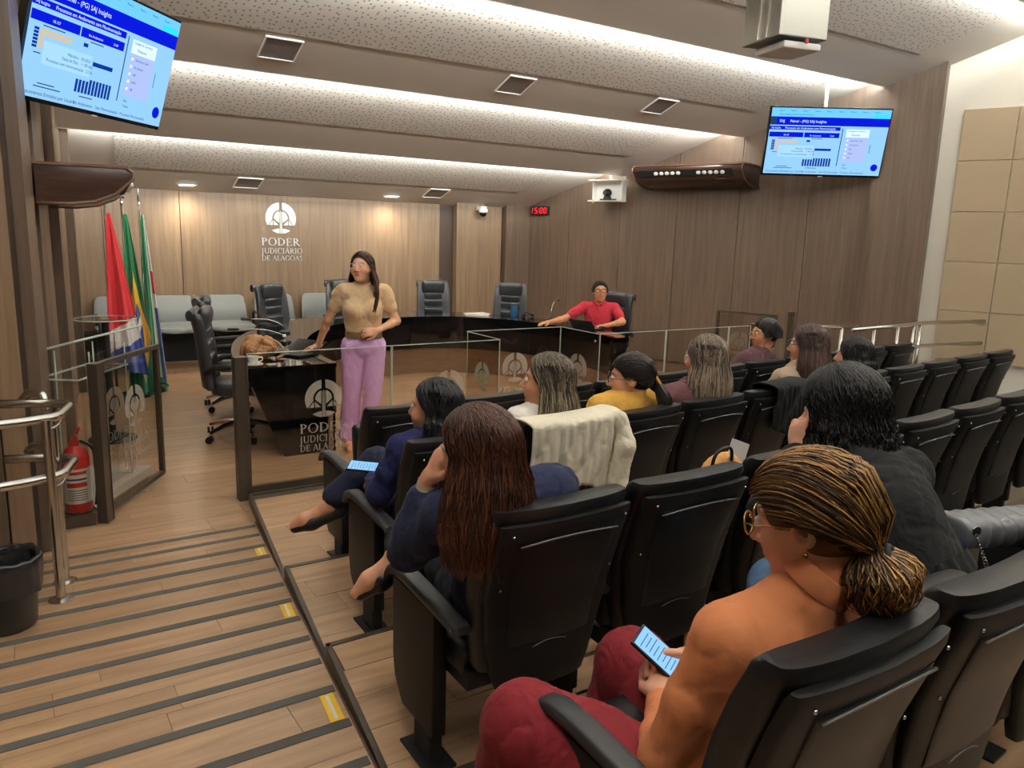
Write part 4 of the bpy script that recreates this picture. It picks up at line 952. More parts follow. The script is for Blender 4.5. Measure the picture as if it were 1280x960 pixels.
b = MB(); b.lathe([(0.028, 0.0), (0.031, 0.01), (0.031, 0.10), (0.029, 0.11), (0.031, 0.12), (0.026, 0.16), (0.012, 0.185), (0.012, 0.2)], n=20); b.build('body', M['clear'], bt, smooth=40)
b = MB(); b.lathe([(0.014, 0.195), (0.014, 0.215)], n=14); b.build('cap', M['white_pl'], bt, smooth=40)
b = MB(); b.lathe([(0.0316, 0.05), (0.0316, 0.095)], n=20); b.build('band', M['frost'], bt, smooth=40)
lp = empty('laptop', (2.02, 6.62, DZ), math.radians(-62)); tag(lp, 'black open laptop on the desk under the standing woman\'s hand', 'laptop')
b = MB(); b.box((0, 0.0, 0.01), (0.36, 0.25, 0.018)); b.build('base', M['blk_matte'], lp, bevel=0.004)
b = MB(); b.box((0, 0.15, 0.055), (0.36, 0.008, 0.2), Matrix.Rotation(math.radians(-65), 3, 'X')); b.build('lid', M['blk_gloss'], lp)
def gooseneck(x, y, dx, dy, lb, up=0.25, z=DZ):
    t = empty('gooseneck_microphone', (x, y, z)); tag(t, lb, 'microphone', 'desk microphones')
    b = MB(); b.lathe([(0.055, 0.0), (0.055, 0.02), (0.02, 0.035)], n=16); b.build('base', M['blk_matte'], t, smooth=40)
    p = [Vector((0, 0, 0.03)), Vector((dx*0.1, dy*0.1, up*0.6)), Vector((dx*0.5, dy*0.5, up*0.95)), Vector((dx, dy, up))]
    b = MB(); b.tube(spline([tuple(q) for q in p], 6), 0.005, 8); b.build('neck', M['steel'], t, smooth=True)
    d = (p[3] - p[2]).normalized(); b = MB(); b.tube([p[3], p[3] + d*0.02, p[3] + d*0.09, p[3] + d*0.1], [0.008, 0.014, 0.014, 0.008], 10); b.build('capsule', M['blk_matte'], t, smooth=40)
gooseneck(2.16, 7.32, -0.42, 0.05, 'gooseneck microphone reaching towards the aisle-side office chair', 0.14)
gooseneck(2.36, 8.02, -0.33, 0.05, 'gooseneck microphone in front of the office chair by the bench', 0.15)
gooseneck(5.84, 8.12, 0.16, 0.10, 'gooseneck microphone standing near the man in red', 0.24)
tm = empty('tumbler', (5.66, 8.72, DZ)); tag(tm, 'blue steel tumbler with lid standing on the curved desk', 'tumbler')
b = MB(); b.lathe([(0.036, 0.0), (0.045, 0.02), (0.048, 0.14), (0.046, 0.15)], n=22); b.build('body', plain('tumbler_blue', (52, 104, 150), 0.3, metal=0.4), tm, smooth=40)
b = MB(); b.lathe([(0.048, 0.15), (0.045, 0.165), (0.02, 0.17)], n=22); b.tube(fillet([(0.046, 0, 0.12), (0.085, 0, 0.11), (0.08, 0, 0.05), (0.044, 0, 0.04)], 0.03), 0.007, 8); b.build('lid', M['blk_plastic'], tm, smooth=40)
b = MB()
for k in range(4): b.box((0.01*k, 0.006*k, 0.004 + 0.006*k), (0.30, 0.21, 0.005), Matrix.Rotation(0.1*k - 0.3, 3, 'Z'))
o = b.build('paper_stack', M['white_pl']); o.location = (5.22, 8.98, DZ); tag(o, 'loose stack of white papers on the curved desk', 'papers')
b = MB(); b.tube(fillet([(-0.07, 0, 0.004), (-0.05, 0.05, 0.06), (0.05, 0.05, 0.06), (0.07, 0, 0.004)], 0.05), 0.012, 8); b.ball((-0.07, 0, 0.03), (0.025, 0.03, 0.03), 10); b.ball((0.07, 0, 0.03), (0.025, 0.03, 0.03), 10)
o = b.build('headphones', M['blk_plastic'], smooth=True); o.location = (5.80, 8.58, DZ + 0.0); tag(o, 'black headphones lying beside the blue tumbler', 'headphones')
lp2 = empty('laptop', (5.82, 7.28, DZ), math.radians(-75)); tag(lp2, 'black laptop open in front of the man in red', 'laptop')
b = MB(); b.box((0, 0, 0.01), (0.34, 0.24, 0.018)); b.build('base', M['blk_matte'], lp2, bevel=0.004)
b = MB(); b.box((0, -0.15, 0.05), (0.34, 0.008, 0.16), Matrix.Rotation(math.radians(40), 3, 'X')); b.build('lid', M['blk_matte'], lp2)
# ------------------------------------------------------------------ people: smooth solids blended on a grid
V3 = lambda *p: np.array(p, float)
def rot_ypr(yaw, pitch, roll):
    """columns right, forward, up; yaw to the left, pitch up, roll to the right, degrees"""
    y, p, r = (math.radians(a) for a in (yaw, pitch, roll))
    Rz = np.array([[math.cos(y), -math.sin(y), 0], [math.sin(y), math.cos(y), 0], [0, 0, 1]])
    Rx = np.array([[1, 0, 0], [0, math.cos(p), -math.sin(p)], [0, math.sin(p), math.cos(p)]])
    Ry = np.array([[math.cos(r), 0, math.sin(r)], [0, 1, 0], [-math.sin(r), 0, math.cos(r)]])
    return Rz @ Rx @ Ry
class Solid:
    def __init__(s, h=0.007): s.h = h; s.p = []; s.wr = None; s.cuts = []
    def cap(s, a, b, ra, rb=None, k=0.02, op=1): s.p.append(('c', np.asarray(a, float), np.asarray(b, float), ra, ra if rb is None else rb, k, op)); return s
    def ell(s, c, r, R=None, k=0.02, op=1): s.p.append(('e', np.asarray(c, float), np.asarray(r if hasattr(r, '__len__') else (r, r, r), float), np.eye(3) if R is None else R, 0, k, op)); return s
    def wrinkle(s, amp, freq, seed, stretch=(1, 1, 1)): s.wr = (amp, freq, seed, stretch); return s
    def cut(s, o, n): s.cuts.append((np.asarray(o, float), np.asarray(n, float))); return s
    def surface(s):
        h = s.h; lo = np.full(3, 9e9); hi = -lo
        def bb(q):
            if q[0] == 'c':
                r = max(q[3], q[4]); return np.minimum(q[1], q[2]) - r, np.maximum(q[1], q[2]) + r
            r = np.abs(q[3]) @ q[2]; return q[1] - r, q[1] + r
        for q in s.p:
            if q[6] > 0: a, b = bb(q); lo = np.minimum(lo, a); hi = np.maximum(hi, b)
        lo = lo - 0.03; hi = hi + 0.03; n = np.ceil((hi - lo)/h).astype(int) + 1
        A = np.full(n, 0.3, np.float32)
        for q in s.p:
            a, b = bb(q); m = q[5] + 3*h
            i0 = np.clip(((a - m - lo)/h).astype(int), 0, n - 1); i1 = np.clip(((b + m - lo)/h).astype(int) + 2, 1, n)
            if np.any(i1 <= i0): continue
            X, Y, Z = (lo[d] + h*np.arange(i0[d], i1[d], dtype=np.float32) for d in range(3))
            sl = tuple(slice(i0[d], i1[d]) for d in range(3))
            if q[0] == 'c':
                d = q[2] - q[1]; L = max(float(d @ d), 1e-12)
                dx, dy, dz = X[:, None, None] - q[1][0], Y[None, :, None] - q[1][1], Z[None, None, :] - q[1][2]
                t = np.clip((dx*d[0] + dy*d[1] + dz*d[2])/L, 0, 1)
                D = np.sqrt((dx - t*d[0])**2 + (dy - t*d[1])**2 + (dz - t*d[2])**2) - (q[3] + (q[4] - q[3])*t)
            else:
                R = q[3]; dx, dy, dz = X[:, None, None] - q[1][0], Y[None, :, None] - q[1][1], Z[None, None, :] - q[1][2]
                u = [(dx*R[0, i] + dy*R[1, i] + dz*R[2, i])/q[2][i] for i in range(3)]
                k0 = np.sqrt(u[0]**2 + u[1]**2 + u[2]**2); k1 = np.sqrt((u[0]/q[2][0])**2 + (u[1]/q[2][1])**2 + (u[2]/q[2][2])**2)
                D = k0*(k0 - 1)/np.maximum(k1, 1e-6)
            B = A[sl]; k = max(q[5], 1e-4)
            if q[6] > 0:
                g = np.maximum(k - np.abs(B - D), 0)/k; A[sl] = np.minimum(B, D) - g*g*k*0.25
            else:
                D = -D; g = np.maximum(k - np.abs(B - D), 0)/k; A[sl] = np.maximum(B, D) + g*g*k*0.25
        G = [lo[d] + h*np.arange(n[d], dtype=np.float32) for d in range(3)]
        for o, nn in s.cuts:
            D = (G[0][:, None, None] - o[0])*nn[0] + (G[1][None, :, None] - o[1])*nn[1] + (G[2][None, None, :] - o[2])*nn[2]
            A = np.maximum(A, D.astype(np.float32))
        if s.wr:
            amp, fq, seed, st = s.wr; rg = np.random.default_rng(seed); near = np.abs(A) < 0.05; I = np.argwhere(near)
            P = (lo + h*I)*np.array(st); w = np.zeros(len(P))
            for o in range(5):
                kx = rg.normal(size=3); kx = kx/np.linalg.norm(kx)*fq*(0.6 + 0.5*o); w += ((1 - np.abs(np.sin(P @ kx*0.5 + rg.uniform(0, 6.3) + 2.2*np.sin(P @ kx[::-1]*0.22 + o))))**5 - 0.18)*1.6/(1 + 0.2*o)
            A[near] += (amp*w/2).astype(np.float32)
        return nets(A, h, lo)
def nets(A, h, lo):
    S = A < 0; c = np.zeros(tuple(np.array(A.shape) - 1), np.int8)
    off = [(i, j, k) for i in (0, 1) for j in (0, 1) for k in (0, 1)]
    sh = c.shape
    for i, j, k in off: c += S[i:i+sh[0], j:j+sh[1], k:k+sh[2]]
    act = (c > 0) & (c < 8); I = np.argwhere(act); idx = np.full(sh, -1, np.int64); idx[act] = np.arange(len(I))
    acc = np.zeros((len(I), 3)); cnt = np.zeros(len(I))
    for a in off:
        for d in range(3):
            if a[d]: continue
            b = list(a); b[d] = 1
            va = A[I[:, 0]+a[0], I[:, 1]+a[1], I[:, 2]+a[2]]; vb = A[I[:, 0]+b[0], I[:, 1]+b[1], I[:, 2]+b[2]]
            m = (va < 0) != (vb < 0); t = np.where(m, va/np.where(m, va - vb, 1), 0)
            p = np.tile(np.array(a, float), (len(I), 1)); p[:, d] += t
            acc[m] += p[m]; cnt[m] += 1
    verts = (I + acc/np.maximum(cnt, 1)[:, None])*h + lo
    F = []
    for d in range(3):
        e1, e2 = (d+1) % 3, (d+2) % 3
        a = [slice(None)]*3; b = [slice(None)]*3; a[d] = slice(0, -1); b[d] = slice(1, None)
        m = S[tuple(a)] != S[tuple(b)]; E = np.argwhere(m)
        E = E[(E[:, e1] > 0) & (E[:, e2] > 0) & (E[:, e1] < sh[e1]) & (E[:, e2] < sh[e2])]
        def cell(o1, o2):
            q = E.copy(); q[:, e1] -= o1; q[:, e2] -= o2; return idx[q[:, 0], q[:, 1], q[:, 2]]
        Q = np.stack([cell(1, 1), cell(0, 1), cell(0, 0), cell(1, 0)], 1)
        ins = S[E[:, 0], E[:, 1], E[:, 2]]; Q[~ins] = Q[~ins][:, ::-1]; F.append(Q)
    return verts, np.concatenate(F)
def np_mesh(name, verts, faces, mat, parent, colors=None, attr='tint', smooth=True):
    me = bpy.data.meshes.new(name); n = len(faces); w = faces.shape[1]
    me.vertices.add(len(verts)); me.vertices.foreach_set('co', np.asarray(verts, np.float32).ravel())
    me.loops.add(n*w); me.loops.foreach_set('vertex_index', faces.astype(np.int32).ravel())
    me.polygons.add(n); me.polygons.foreach_set('loop_start', np.arange(0, n*w, w, dtype=np.int32))
    me.polygons.foreach_set('use_smooth', np.full(n, smooth)); me.update(calc_edges=True)
    if colors is not None:
        at = me.color_attributes.new(attr, 'FLOAT_COLOR', 'POINT'); at.data.foreach_set('color', np.asarray(colors, np.float32).ravel())
    me.materials.append(mat); o = bpy.data.objects.new(name, me); COL.objects.link(o); o.parent = parent
    return o
def tint_mat(name, rough=0.55, sss=0.0, bump=0.0, bscale=300, spec=0.4, aniso=0.0):
    m, nt, p = new_mat(name); N = nt.nodes; L = nt.links
    a = N.new('ShaderNodeVertexColor'); a.layer_name = 'tint'; L.new(a.outputs[0], p.inputs['Base Color'])
    p.inputs['Roughness'].default_value = rough; p.inputs['Specular IOR Level'].default_value = spec
    if sss: p.inputs['Subsurface Weight'].default_value = sss; p.inputs['Subsurface Scale'].default_value = 0.01
    if bump:
        tc = N.new('ShaderNodeTexCoord'); nz = N.new('ShaderNodeTexNoise'); nz.inputs['Scale'].default_value = bscale; L.new(tc.outputs['Object'], nz.inputs['Vector'])
        b = N.new('ShaderNodeBump'); b.inputs['Strength'].default_value = bump; b.inputs['Distance'].default_value = 0.001; L.new(nz.outputs[0], b.inputs['Height']); L.new(b.outputs[0], p.inputs['Normal'])
    return m
SKIN = tint_mat('skin', 0.5, 0.08, 0.15, 500); HAIR = tint_mat('hair', 0.45, spec=0.35)
def cloth_mat(name, rgb, rough=0.85, sheen=0.03, bump=0.5, bscale=14.0, vary=0.05):
    m = plain('cloth_' + name, rgb, rough, spec=0.2, bump=bump, bscale=bscale, vary=vary, sheen=sheen); N = m.node_tree.nodes
    for x in N:
        if x.type == 'BUMP': x.inputs['Distance'].default_value = 0.013
        if x.type == 'TEX_NOISE': x.inputs['Distortion'].default_value = 1.6; x.inputs['Detail'].default_value = 3; x.inputs['Roughness'].default_value = 0.4
    return m

def frame_of(J):
    x = J['shR'] - J['shL']; x = x/np.linalg.norm(x); u = J['neck'] - J['pelvis']; u = u/np.linalg.norm(u)
    f = np.cross(u, x); f /= np.linalg.norm(f); x = np.cross(f, u); return np.stack([x, f, u], 1)
def torso(S, J, g=0.0, bust=0.0, wide=1.0, low=True):
    R = frame_of(J); pe, ch, nk = J['pelvis'], J['chest'], J['neck']; w = wide
    if low: S.ell(pe, (0.165*w + g, 0.115*w + g, 0.115 + g), R, 0.05)
    S.ell(pe*0.5 + ch*0.5, (0.128*w + g, 0.098*w + g, 0.15 + g), R, 0.07)
    S.ell(ch, (0.148*w + g, 0.105*w + g, 0.15 + g), R, 0.07)
    S.cap(J['shL']*0.92 + nk*0.08, J['shR']*0.92 + nk*0.08, 0.052 + g, None, 0.06); S.cap(ch*0.4 + nk*0.6, nk, 0.065 + g, 0.05 + g, 0.05)
    if bust:
        for s in (-1, 1): S.ell(ch + R @ V3(s*0.068, 0.075, -0.005), (0.062 + g, 0.055*bust + g, 0.062 + g), R, 0.04)
def arm(S, J, sd, g=0.0, a=0.0, b=1.0, k=0.025, w=1.0):
    """from shoulder (0) over the elbow (0.5) to the wrist (1)"""
    sh, el, wr = J['sh'+sd], J['el'+sd], J['wr'+sd]
    def at(t): return sh + (el - sh)*t*2 if t < 0.5 else el + (wr - el)*(t - 0.5)*2
    def rad(t): return (np.interp(t, (0, 0.25, 0.5, 0.65, 1), (0.044, 0.039, 0.033, 0.032, 0.022))*w) + g
    ts = [a] + [t for t in (0.25, 0.5, 0.65) if a < t < b] + [b]
    for t0, t1 in zip(ts, ts[1:]): S.cap(at(t0), at(t1), rad(t0), rad(t1), k)
def leg(S, J, sd, g=0.0, a=0.0, b=1.0, k=0.03, prof=(0.088, 0.07, 0.053, 0.052, 0.035), w=1.0):
    hp, kn, an = J['hip'+sd], J['kn'+sd], J['an'+sd]
    def at(t): return hp + (kn - hp)*t*2 if t < 0.5 else kn + (an - kn)*(t - 0.5)*2
    def rad(t): return np.interp(t, (0, 0.3, 0.5, 0.68, 1), prof)*w + g
    ts = [a] + [t for t in (0.3, 0.5, 0.68) if a < t < b] + [b]
    for t0, t1 in zip(ts, ts[1:]): S.cap(at(t0), at(t1), rad(t0), rad(t1), k)
def hand(S, wr, d, n, side, curl=0.5, size=1.0, thumb=0.6, spread=0.12):
    """d: fingers' direction, n: out of the back of the hand, side +1 when the thumb lies on the d x n side"""
    d = d/np.linalg.norm(d); n = n - d*(n @ d); n = n/np.linalg.norm(n); l = np.cross(d, n)*side; z = size
    R = np.stack([l, d, n], 1)
    S.cap(wr - d*0.02, wr + d*0.015*z, 0.023*z, 0.024*z, 0.015); S.ell(wr + d*0.048*z, (0.039*z, 0.052*z, 0.0155*z), R, 0.014)
    for i, (o, ln) in enumerate(((0.029, 0.068), (0.0095, 0.076), (-0.0105, 0.071), (-0.029, 0.055))):
        p = wr + d*(0.082 - abs(o)*0.25)*z + l*o*z; a = 0.12; dd = d + l*o*spread*10*0.3; dd /= np.linalg.norm(dd)
        S.cap(wr + d*0.04*z + l*o*0.8*z, p, 0.0105*z, 0.0095*z, 0.008)
        for j, f in enumerate((0.44, 0.32, 0.24)):
            a += curl*(0.75, 1.0, 0.7)[j]; q = p + (dd*math.cos(a) - n*math.sin(a))*ln*f*z
            S.cap(p, q, (0.0092, 0.0084, 0.0076)[j]*z, (0.0084, 0.0076, 0.0066)[j]*z, 0.003); p = q
    t0 = wr + d*0.018*z + l*0.026*z; t1 = t0 + (d*0.6 + l*thumb - n*0.35)*0.036*z; t2 = t1 + (d*0.85 + l*thumb*0.4 - n*0.3)*0.03*z; t3 = t2 + (d*0.95 + l*thumb*0.1 - n*0.25)*0.024*z
    S.cap(t0, t1, 0.0145*z, 0.0115*z, 0.012); S.cap(t1, t2, 0.0112*z, 0.0095*z, 0.004); S.cap(t2, t3, 0.0095*z, 0.0075*z, 0.004)
def head(S, c, R, z=1.0, male=False):
    P = lambda *p: c + R @ (np.array(p, float)*z)
    E = lambda p, r, k, op=1: S.ell(P(*p), np.array(r)*z, R, k, op)
    E((0, -0.012, 0.03), (0.073, 0.092, 0.085), 0.02); E((0, 0.02, -0.02), (0.06, 0.068, 0.088), 0.03)
    E((0, 0.034, -0.075), (0.046 + 0.006*male, 0.046, 0.034), 0.025); E((0, 0.068, -0.096), (0.02, 0.016, 0.016), 0.02)
    S.cap(P(0, 0.083, 0.018), P(0, 0.106, -0.026), 0.0075*z, 0.012*z, 0.012)
    for s in (-1, 1):
        E((s*0.011, 0.094, -0.031), (0.009, 0.01, 0.008), 0.006); E((s*0.04, 0.056, -0.03), (0.022, 0.024, 0.024), 0.03)
        E((s*0.031, 0.104, 0.008), (0.018, 0.018, 0.012), 0.012, -1); S.cap(P(s*0.012, 0.083, 0.028), P(s*0.048, 0.07, 0.028), 0.008*z, 0.007*z, 0.012)
        E((s*0.074, -0.008, 0.0), (0.011, 0.022, 0.031), 0.008); E((s*0.081, -0.004, 0.0), (0.006, 0.012, 0.018), 0.006, -1)
    S.cap(P(-0.018, 0.085, -0.054), P(0.018, 0.085, -0.054), 0.0065*z, None, 0.006); S.cap(P(-0.014, 0.083, -0.064), P(0.014, 0.083, -0.064), 0.0075*z, None, 0.006)
    E((0, 0.1, -0.059), (0.02, 0.01, 0.0016), 0.004, -1)
def paint_face(v, c, R, z, skin, lips=(168, 84, 78), brow=(70, 50, 40)):
    q = ((v - c) @ R)/z; sk = np.array(lin(*skin)[:3]); col = np.tile(np.append(sk, 1.0), (len(v), 1))
    def mix(m, rgb): m = np.clip(m, 0, 1)[:, None]; col[:, :3] = col[:, :3]*(1 - m) + np.array(lin(*rgb)[:3])*m
    x, y, zz = q.T; f = (y > 0.05)
    mix(f*np.clip(1.6 - np.hypot(x/0.02, (zz + 0.059)/0.0115)**2*1.4, 0, 0.85), lips)
    mix(f*np.clip(1.5 - np.hypot((np.abs(x) - 0.031)/0.02, (zz - 0.031 - 0.1*(0.03 - np.abs(x))*0)/0.0045)**2, 0, 0.9), brow)
    mix(f*np.clip(1 - np.hypot((np.abs(x) - 0.042)/0.025, (zz + 0.03)/0.022)**2, 0, 0.25), (205, 120, 100))
    return col
def eyes(c, R, z, parent):
    for s in (-1, 1):
        p = c + R @ (V3(s*0.031, 0.081, 0.009)*z); b = MB(); b.ball(tuple(p), 0.0115*z, 12); b.build('eye', EYE_W, parent, smooth=True)
        b = MB(); b.ball(tuple(c + R @ (V3(s*0.031, 0.0905, 0.009)*z)), 0.0042*z, 8); b.build('iris', EYE_D, parent, smooth=True)
EYE_W = plain('eye_white', (228, 222, 214), 0.2); EYE_D = plain('eye_dark', (40, 26, 20), 0.15)
def glasses(c, R, z, parent, mat, r=0.024, sq=3.0):
    P = lambda x, y, w: tuple(c + R @ (V3(x, y, w)*z)); g = MB()
    for s in (-1, 1):
        pts = []
        for k in range(20):
            t = 2*math.pi*k/20; ct, st = math.cos(t), math.sin(t)
            pts.append(P(s*0.032 + r*1.08*math.copysign(abs(ct)**(2/sq), ct), 0.106 - 0.12*(abs(s*0.032 + r*ct))**1.2, 0.006 + r*0.82*math.copysign(abs(st)**(2/sq), st)))
        g.tube(pts, 0.0022*z, 6, closed=True); g.tube([P(s*0.056, 0.100, 0.012), P(s*0.076, 0.08, 0.012), P(s*0.08, 0.0, 0.01)], 0.0018*z, 6)
    g.tube([P(-0.009, 0.108, 0.01), P(0, 0.111, 0.013), P(0.009, 0.108, 0.01)], 0.0018*z, 6)
    return g.build('glasses', mat, parent, smooth=True)
# ---- hair: a solid cap below, combed strands above it
def strands_mesh(paths, radii, tones, parent, name='hair_strands', sides=3):
    n, m, _ = paths.shape; T = np.gradient(paths, axis=1); T /= np.maximum(np.linalg.norm(T, axis=2, keepdims=True), 1e-9)
    ref = np.where(np.abs(T[..., 2:3]) > 0.9, np.array([1.0, 0, 0]), np.array([0, 0, 1.0])); N1 = np.cross(T, ref); N1 /= np.maximum(np.linalg.norm(N1, axis=2, keepdims=True), 1e-9); N2 = np.cross(T, N1)
    taper = np.concatenate([np.linspace(0.7, 1, max(2, m//5)), np.ones(m - max(2, m//5) - max(3, m//3)), np.linspace(1, 0.25, max(3, m//3))])
    V = np.stack([paths + (N1*math.cos(2*math.pi*k/sides) + N2*math.sin(2*math.pi*k/sides))*(radii[:, None]*taper[None])[..., None] for k in range(sides)], 2)
    idx = np.arange(n*m*sides).reshape(n, m, sides); F = []
    for k in range(sides):
        k2 = (k+1) % sides; F.append(np.stack([idx[:, :-1, k], idx[:, :-1, k2], idx[:, 1:, k2], idx[:, 1:, k]], -1).reshape(-1, 4))
    C = np.ones((n, m, sides, 4)); C[..., :3] = tones[:, :, None, :]
    return np_mesh(name, V.reshape(-1, 3), np.concatenate(F), HAIR, parent, C.reshape(-1, 4))
def hair(c, R, z, parent, style, base, light=None, mixp=0.3, n=700, length=0.3, seed=1, wave=0.004, r=0.0026, tie=(0, -0.118, -0.06), tail=None, ends=None, part=0.0, grow=1.0, face=55, drop=None, m=12):
    rg = np.random.default_rng(seed); base = np.array(lin(*base)[:3]); light = base*1.6 if light is None else np.array(lin(*light)[:3]); ends = light if ends is None else np.array(lin(*ends)[:3])
    HC = V3(0, -0.012, 0.026); HR = V3(0.082, 0.103, 0.098)*grow; W = lambda q: c + (q*z) @ R.T; dn = R.T @ V3(0, 0, -1.0)
    dropv = dn if drop is None else R.T @ np.asarray(drop, float)
    S = Solid(0.007)
    S.ell(W(HC + V3(0, -0.008, 0.004)), HR*z*0.965, R, 0.01)
    S.ell(W(V3(0, 0.085, -0.035)), V3(0.062, 0.075, 0.085)*z, R, 0.012, -1)
    for s in (-1, 1): S.ell(W(V3(s*0.085, 0.03, -0.045)), V3(0.03, 0.045, 0.055)*z, R, 0.012, -1) if style in ('pony', 'short') else None
    if style in ('short', 'pony'): S.ell(W(V3(0, -0.02, -0.12)), V3(0.08, 0.09, 0.06)*z, R, 0.012, -1)
    t = np.linspace(0, 1, m)[None, :, None]
    if style in ('long', 'bob'):
        a = np.radians(rg.uniform(face, 180, n))*rg.choice([-1, 1], n); rootx = np.sign(a)*rg.uniform(0.0, 0.25, n) + part; rooty = np.where(np.abs(a) < 1.9, rg.uniform(0.1, 0.75, n), rg.uniform(-0.6, 0.3, n))
        d0 = np.stack([rootx, rooty, np.sqrt(np.maximum(0.05, 1 - rootx**2 - rooty**2))], 1); d0 /= np.linalg.norm(d0, axis=1, keepdims=True)
        d1 = np.stack([np.sin(a), np.cos(a), np.full(n, -0.28)], 1); d1 /= np.linalg.norm(d1, axis=1, keepdims=True)
        lift = rg.uniform(0.99, 1.10, n)[:, None, None]; s1 = 0.42
        u = np.clip(t/s1, 0, 1); om = np.arccos(np.clip((d0*d1).sum(1), -1, 1))[:, None, None]; sl = (np.sin((1-u)*om)*d0[:, None] + np.sin(u*om)*d1[:, None])/np.sin(om)
        Q = HC + sl*HR*lift
        f = np.clip((t - s1)/(1 - s1), 0, 1); ln = (length*rg.uniform(0.82, 1.08, n))[:, None, None]
        side = np.stack([d1[:, 0]*0.05, np.minimum(d1[:, 1], 0.2)*0.03 - 0.005, np.zeros(n)], 1)[:, None]
        Q = Q + dropv*f*ln + side*np.sin(f*math.pi*0.7)*1.0 - side*0.6*f**2
        for s in np.linspace(-1, 1, 5): S.cap(W(HC + V3(s*0.058, -0.048 - 0.006*(1 - abs(s)), -0.02)*grow), W(HC + V3(s*0.053, -0.052 - 0.01*(1 - abs(s)), -0.02) + dropv*(length*0.82)), 0.026*z, 0.016*z, 0.03)
        for s in (-1, 1): S.cap(W(HC + V3(s*0.066, -0.005, 0.0)*grow), W(HC + V3(s*0.074, -0.015, -0.02) + dropv*(length*0.6)), 0.017*z, 0.011*z, 0.02)
    elif style == 'pony':
        tq = V3(*tie); a = np.radians(180*rg.uniform(0, 1, n)**1.7)*rg.choice([-1, 1], n); e = rg.uniform(-0.15, 1.0, n)
        lowz = np.interp(np.abs(a), (0, 0.7, 1.25, 1.7, 2.2, 3.2), (0.42, 0.30, 0.0, -0.22, -0.55, -0.62)); zz = lowz + (1 - lowz)*e*e*0.6; rr = np.sqrt(np.maximum(0.02, 1 - zz**2))
        d0 = np.stack([np.sin(a)*rr, np.cos(a)*rr, zz], 1); dt = (tq - HC)/HR; dt /= np.linalg.norm(dt); dm = (d0 + dt)*0.5 + np.stack([d0[:, 0]*0.35, np.full(n, -0.05), 0.04 + 0.42*(1 + np.cos(a))/2], 1); dm /= np.linalg.norm(dm, axis=1, keepdims=True)
        L = tail or dict(len=0.28, w=0.03); s1 = 0.5; u = np.clip(t/s1, 0, 1); sl = (1-u)**2*d0[:, None] + 2*u*(1-u)*dm[:, None]*1.35 + u*u*dt; sl /= np.linalg.norm(sl, axis=2, keepdims=True)
        Q = HC + sl*HR*rg.uniform(1.0, 1.045, n)[:, None, None]; f = np.clip((t - s1)/(1 - s1), 0, 1)
        ang = rg.uniform(0, 2*math.pi, n); rad = np.sqrt(rg.uniform(0, 1, n))*L['w']; prof = np.sin(np.clip(f*1.15 + 0.02, 0, 1)*math.pi)**0.7
        offs = np.stack([np.cos(ang)*rad, np.sin(ang)*rad*0.7, np.zeros(n)], 1)[:, None]
        back = L.get('out', 0.05); Q = Q + dropv*f*(L['len']*rg.uniform(0.75, 1.05, n))[:, None, None] + V3(0, -back, 0)*np.sin(np.clip(f*1.6, 0, 1)*math.pi/2) + offs*prof
        S.cap(W(tq + V3(0, -back*0.3, -0.01)), W(tq + V3(0, -back*0.8, 0) + dropv*L['len']*0.6), L['w']*0.3*z, L['w']*0.35*z, 0.02)
    else:
        a = rg.uniform(0, 2*math.pi, n); zz = rg.uniform(-0.25, 1, n); zz = np.where(np.abs(np.sin(a/2)) < 0.45, np.abs(zz)*0.5 + 0.5, zz); rr = np.sqrt(1 - zz**2)
        d0 = np.stack([np.sin(a)*rr, np.cos(a)*rr, zz], 1); fl = np.stack([np.sin(a)*0.3, np.full(n, -0.25), np.full(n, -0.5)], 1)[:, None]
        Q = HC + d0[:, None]*HR*(0.98 + 0.07*t*rg.uniform(0.5, 1.3, n)[:, None, None]) + fl*length*t
    w = wave*np.clip(t*1.4 - 0.25, 0, 1)
    ph = rg.uniform(0, 6.3, (n, 1, 3)); cl = rg.integers(0, 70, n); fr = rg.uniform(7, 13, (n, 1, 1)) if wave < 0.021 or style != 'long' else rg.uniform(26, 38, (70, 1, 1))[cl]; ph = np.where(wave > 0.008, rg.uniform(0, 6.3, (70, 1, 3))[cl] + 0.25*ph, ph); Q = Q + w*np.sin(fr*t + ph)*V3(1, 1, 0.3)
    P = c + (Q*z) @ R.T
    hl = (rg.uniform(0, 1, n) < mixp)[:, None, None]; tv = np.clip((t - 0.25)*1.4, 0, 1); br = rg.uniform(0.75, 1.25, n)[:, None, None]
    tone = (base*(1 - tv*0.0) + hl*(light - base)*(0.35 + 0.65*tv) + (ends - base)*(1 - hl)*np.clip(t - 0.55, 0, 1)*(1.0 if mixp > 0 else 0))*br
    v, fcs = S.surface(); np_mesh('hair', v, fcs, HAIR, parent, np.tile(np.append(base*(1 - mixp*0.6) + light*mixp*0.35, 1), (len(v), 1)))
    return strands_mesh(P, np.full(n, r*z), np.clip(tone, 0.001, 1), parent)
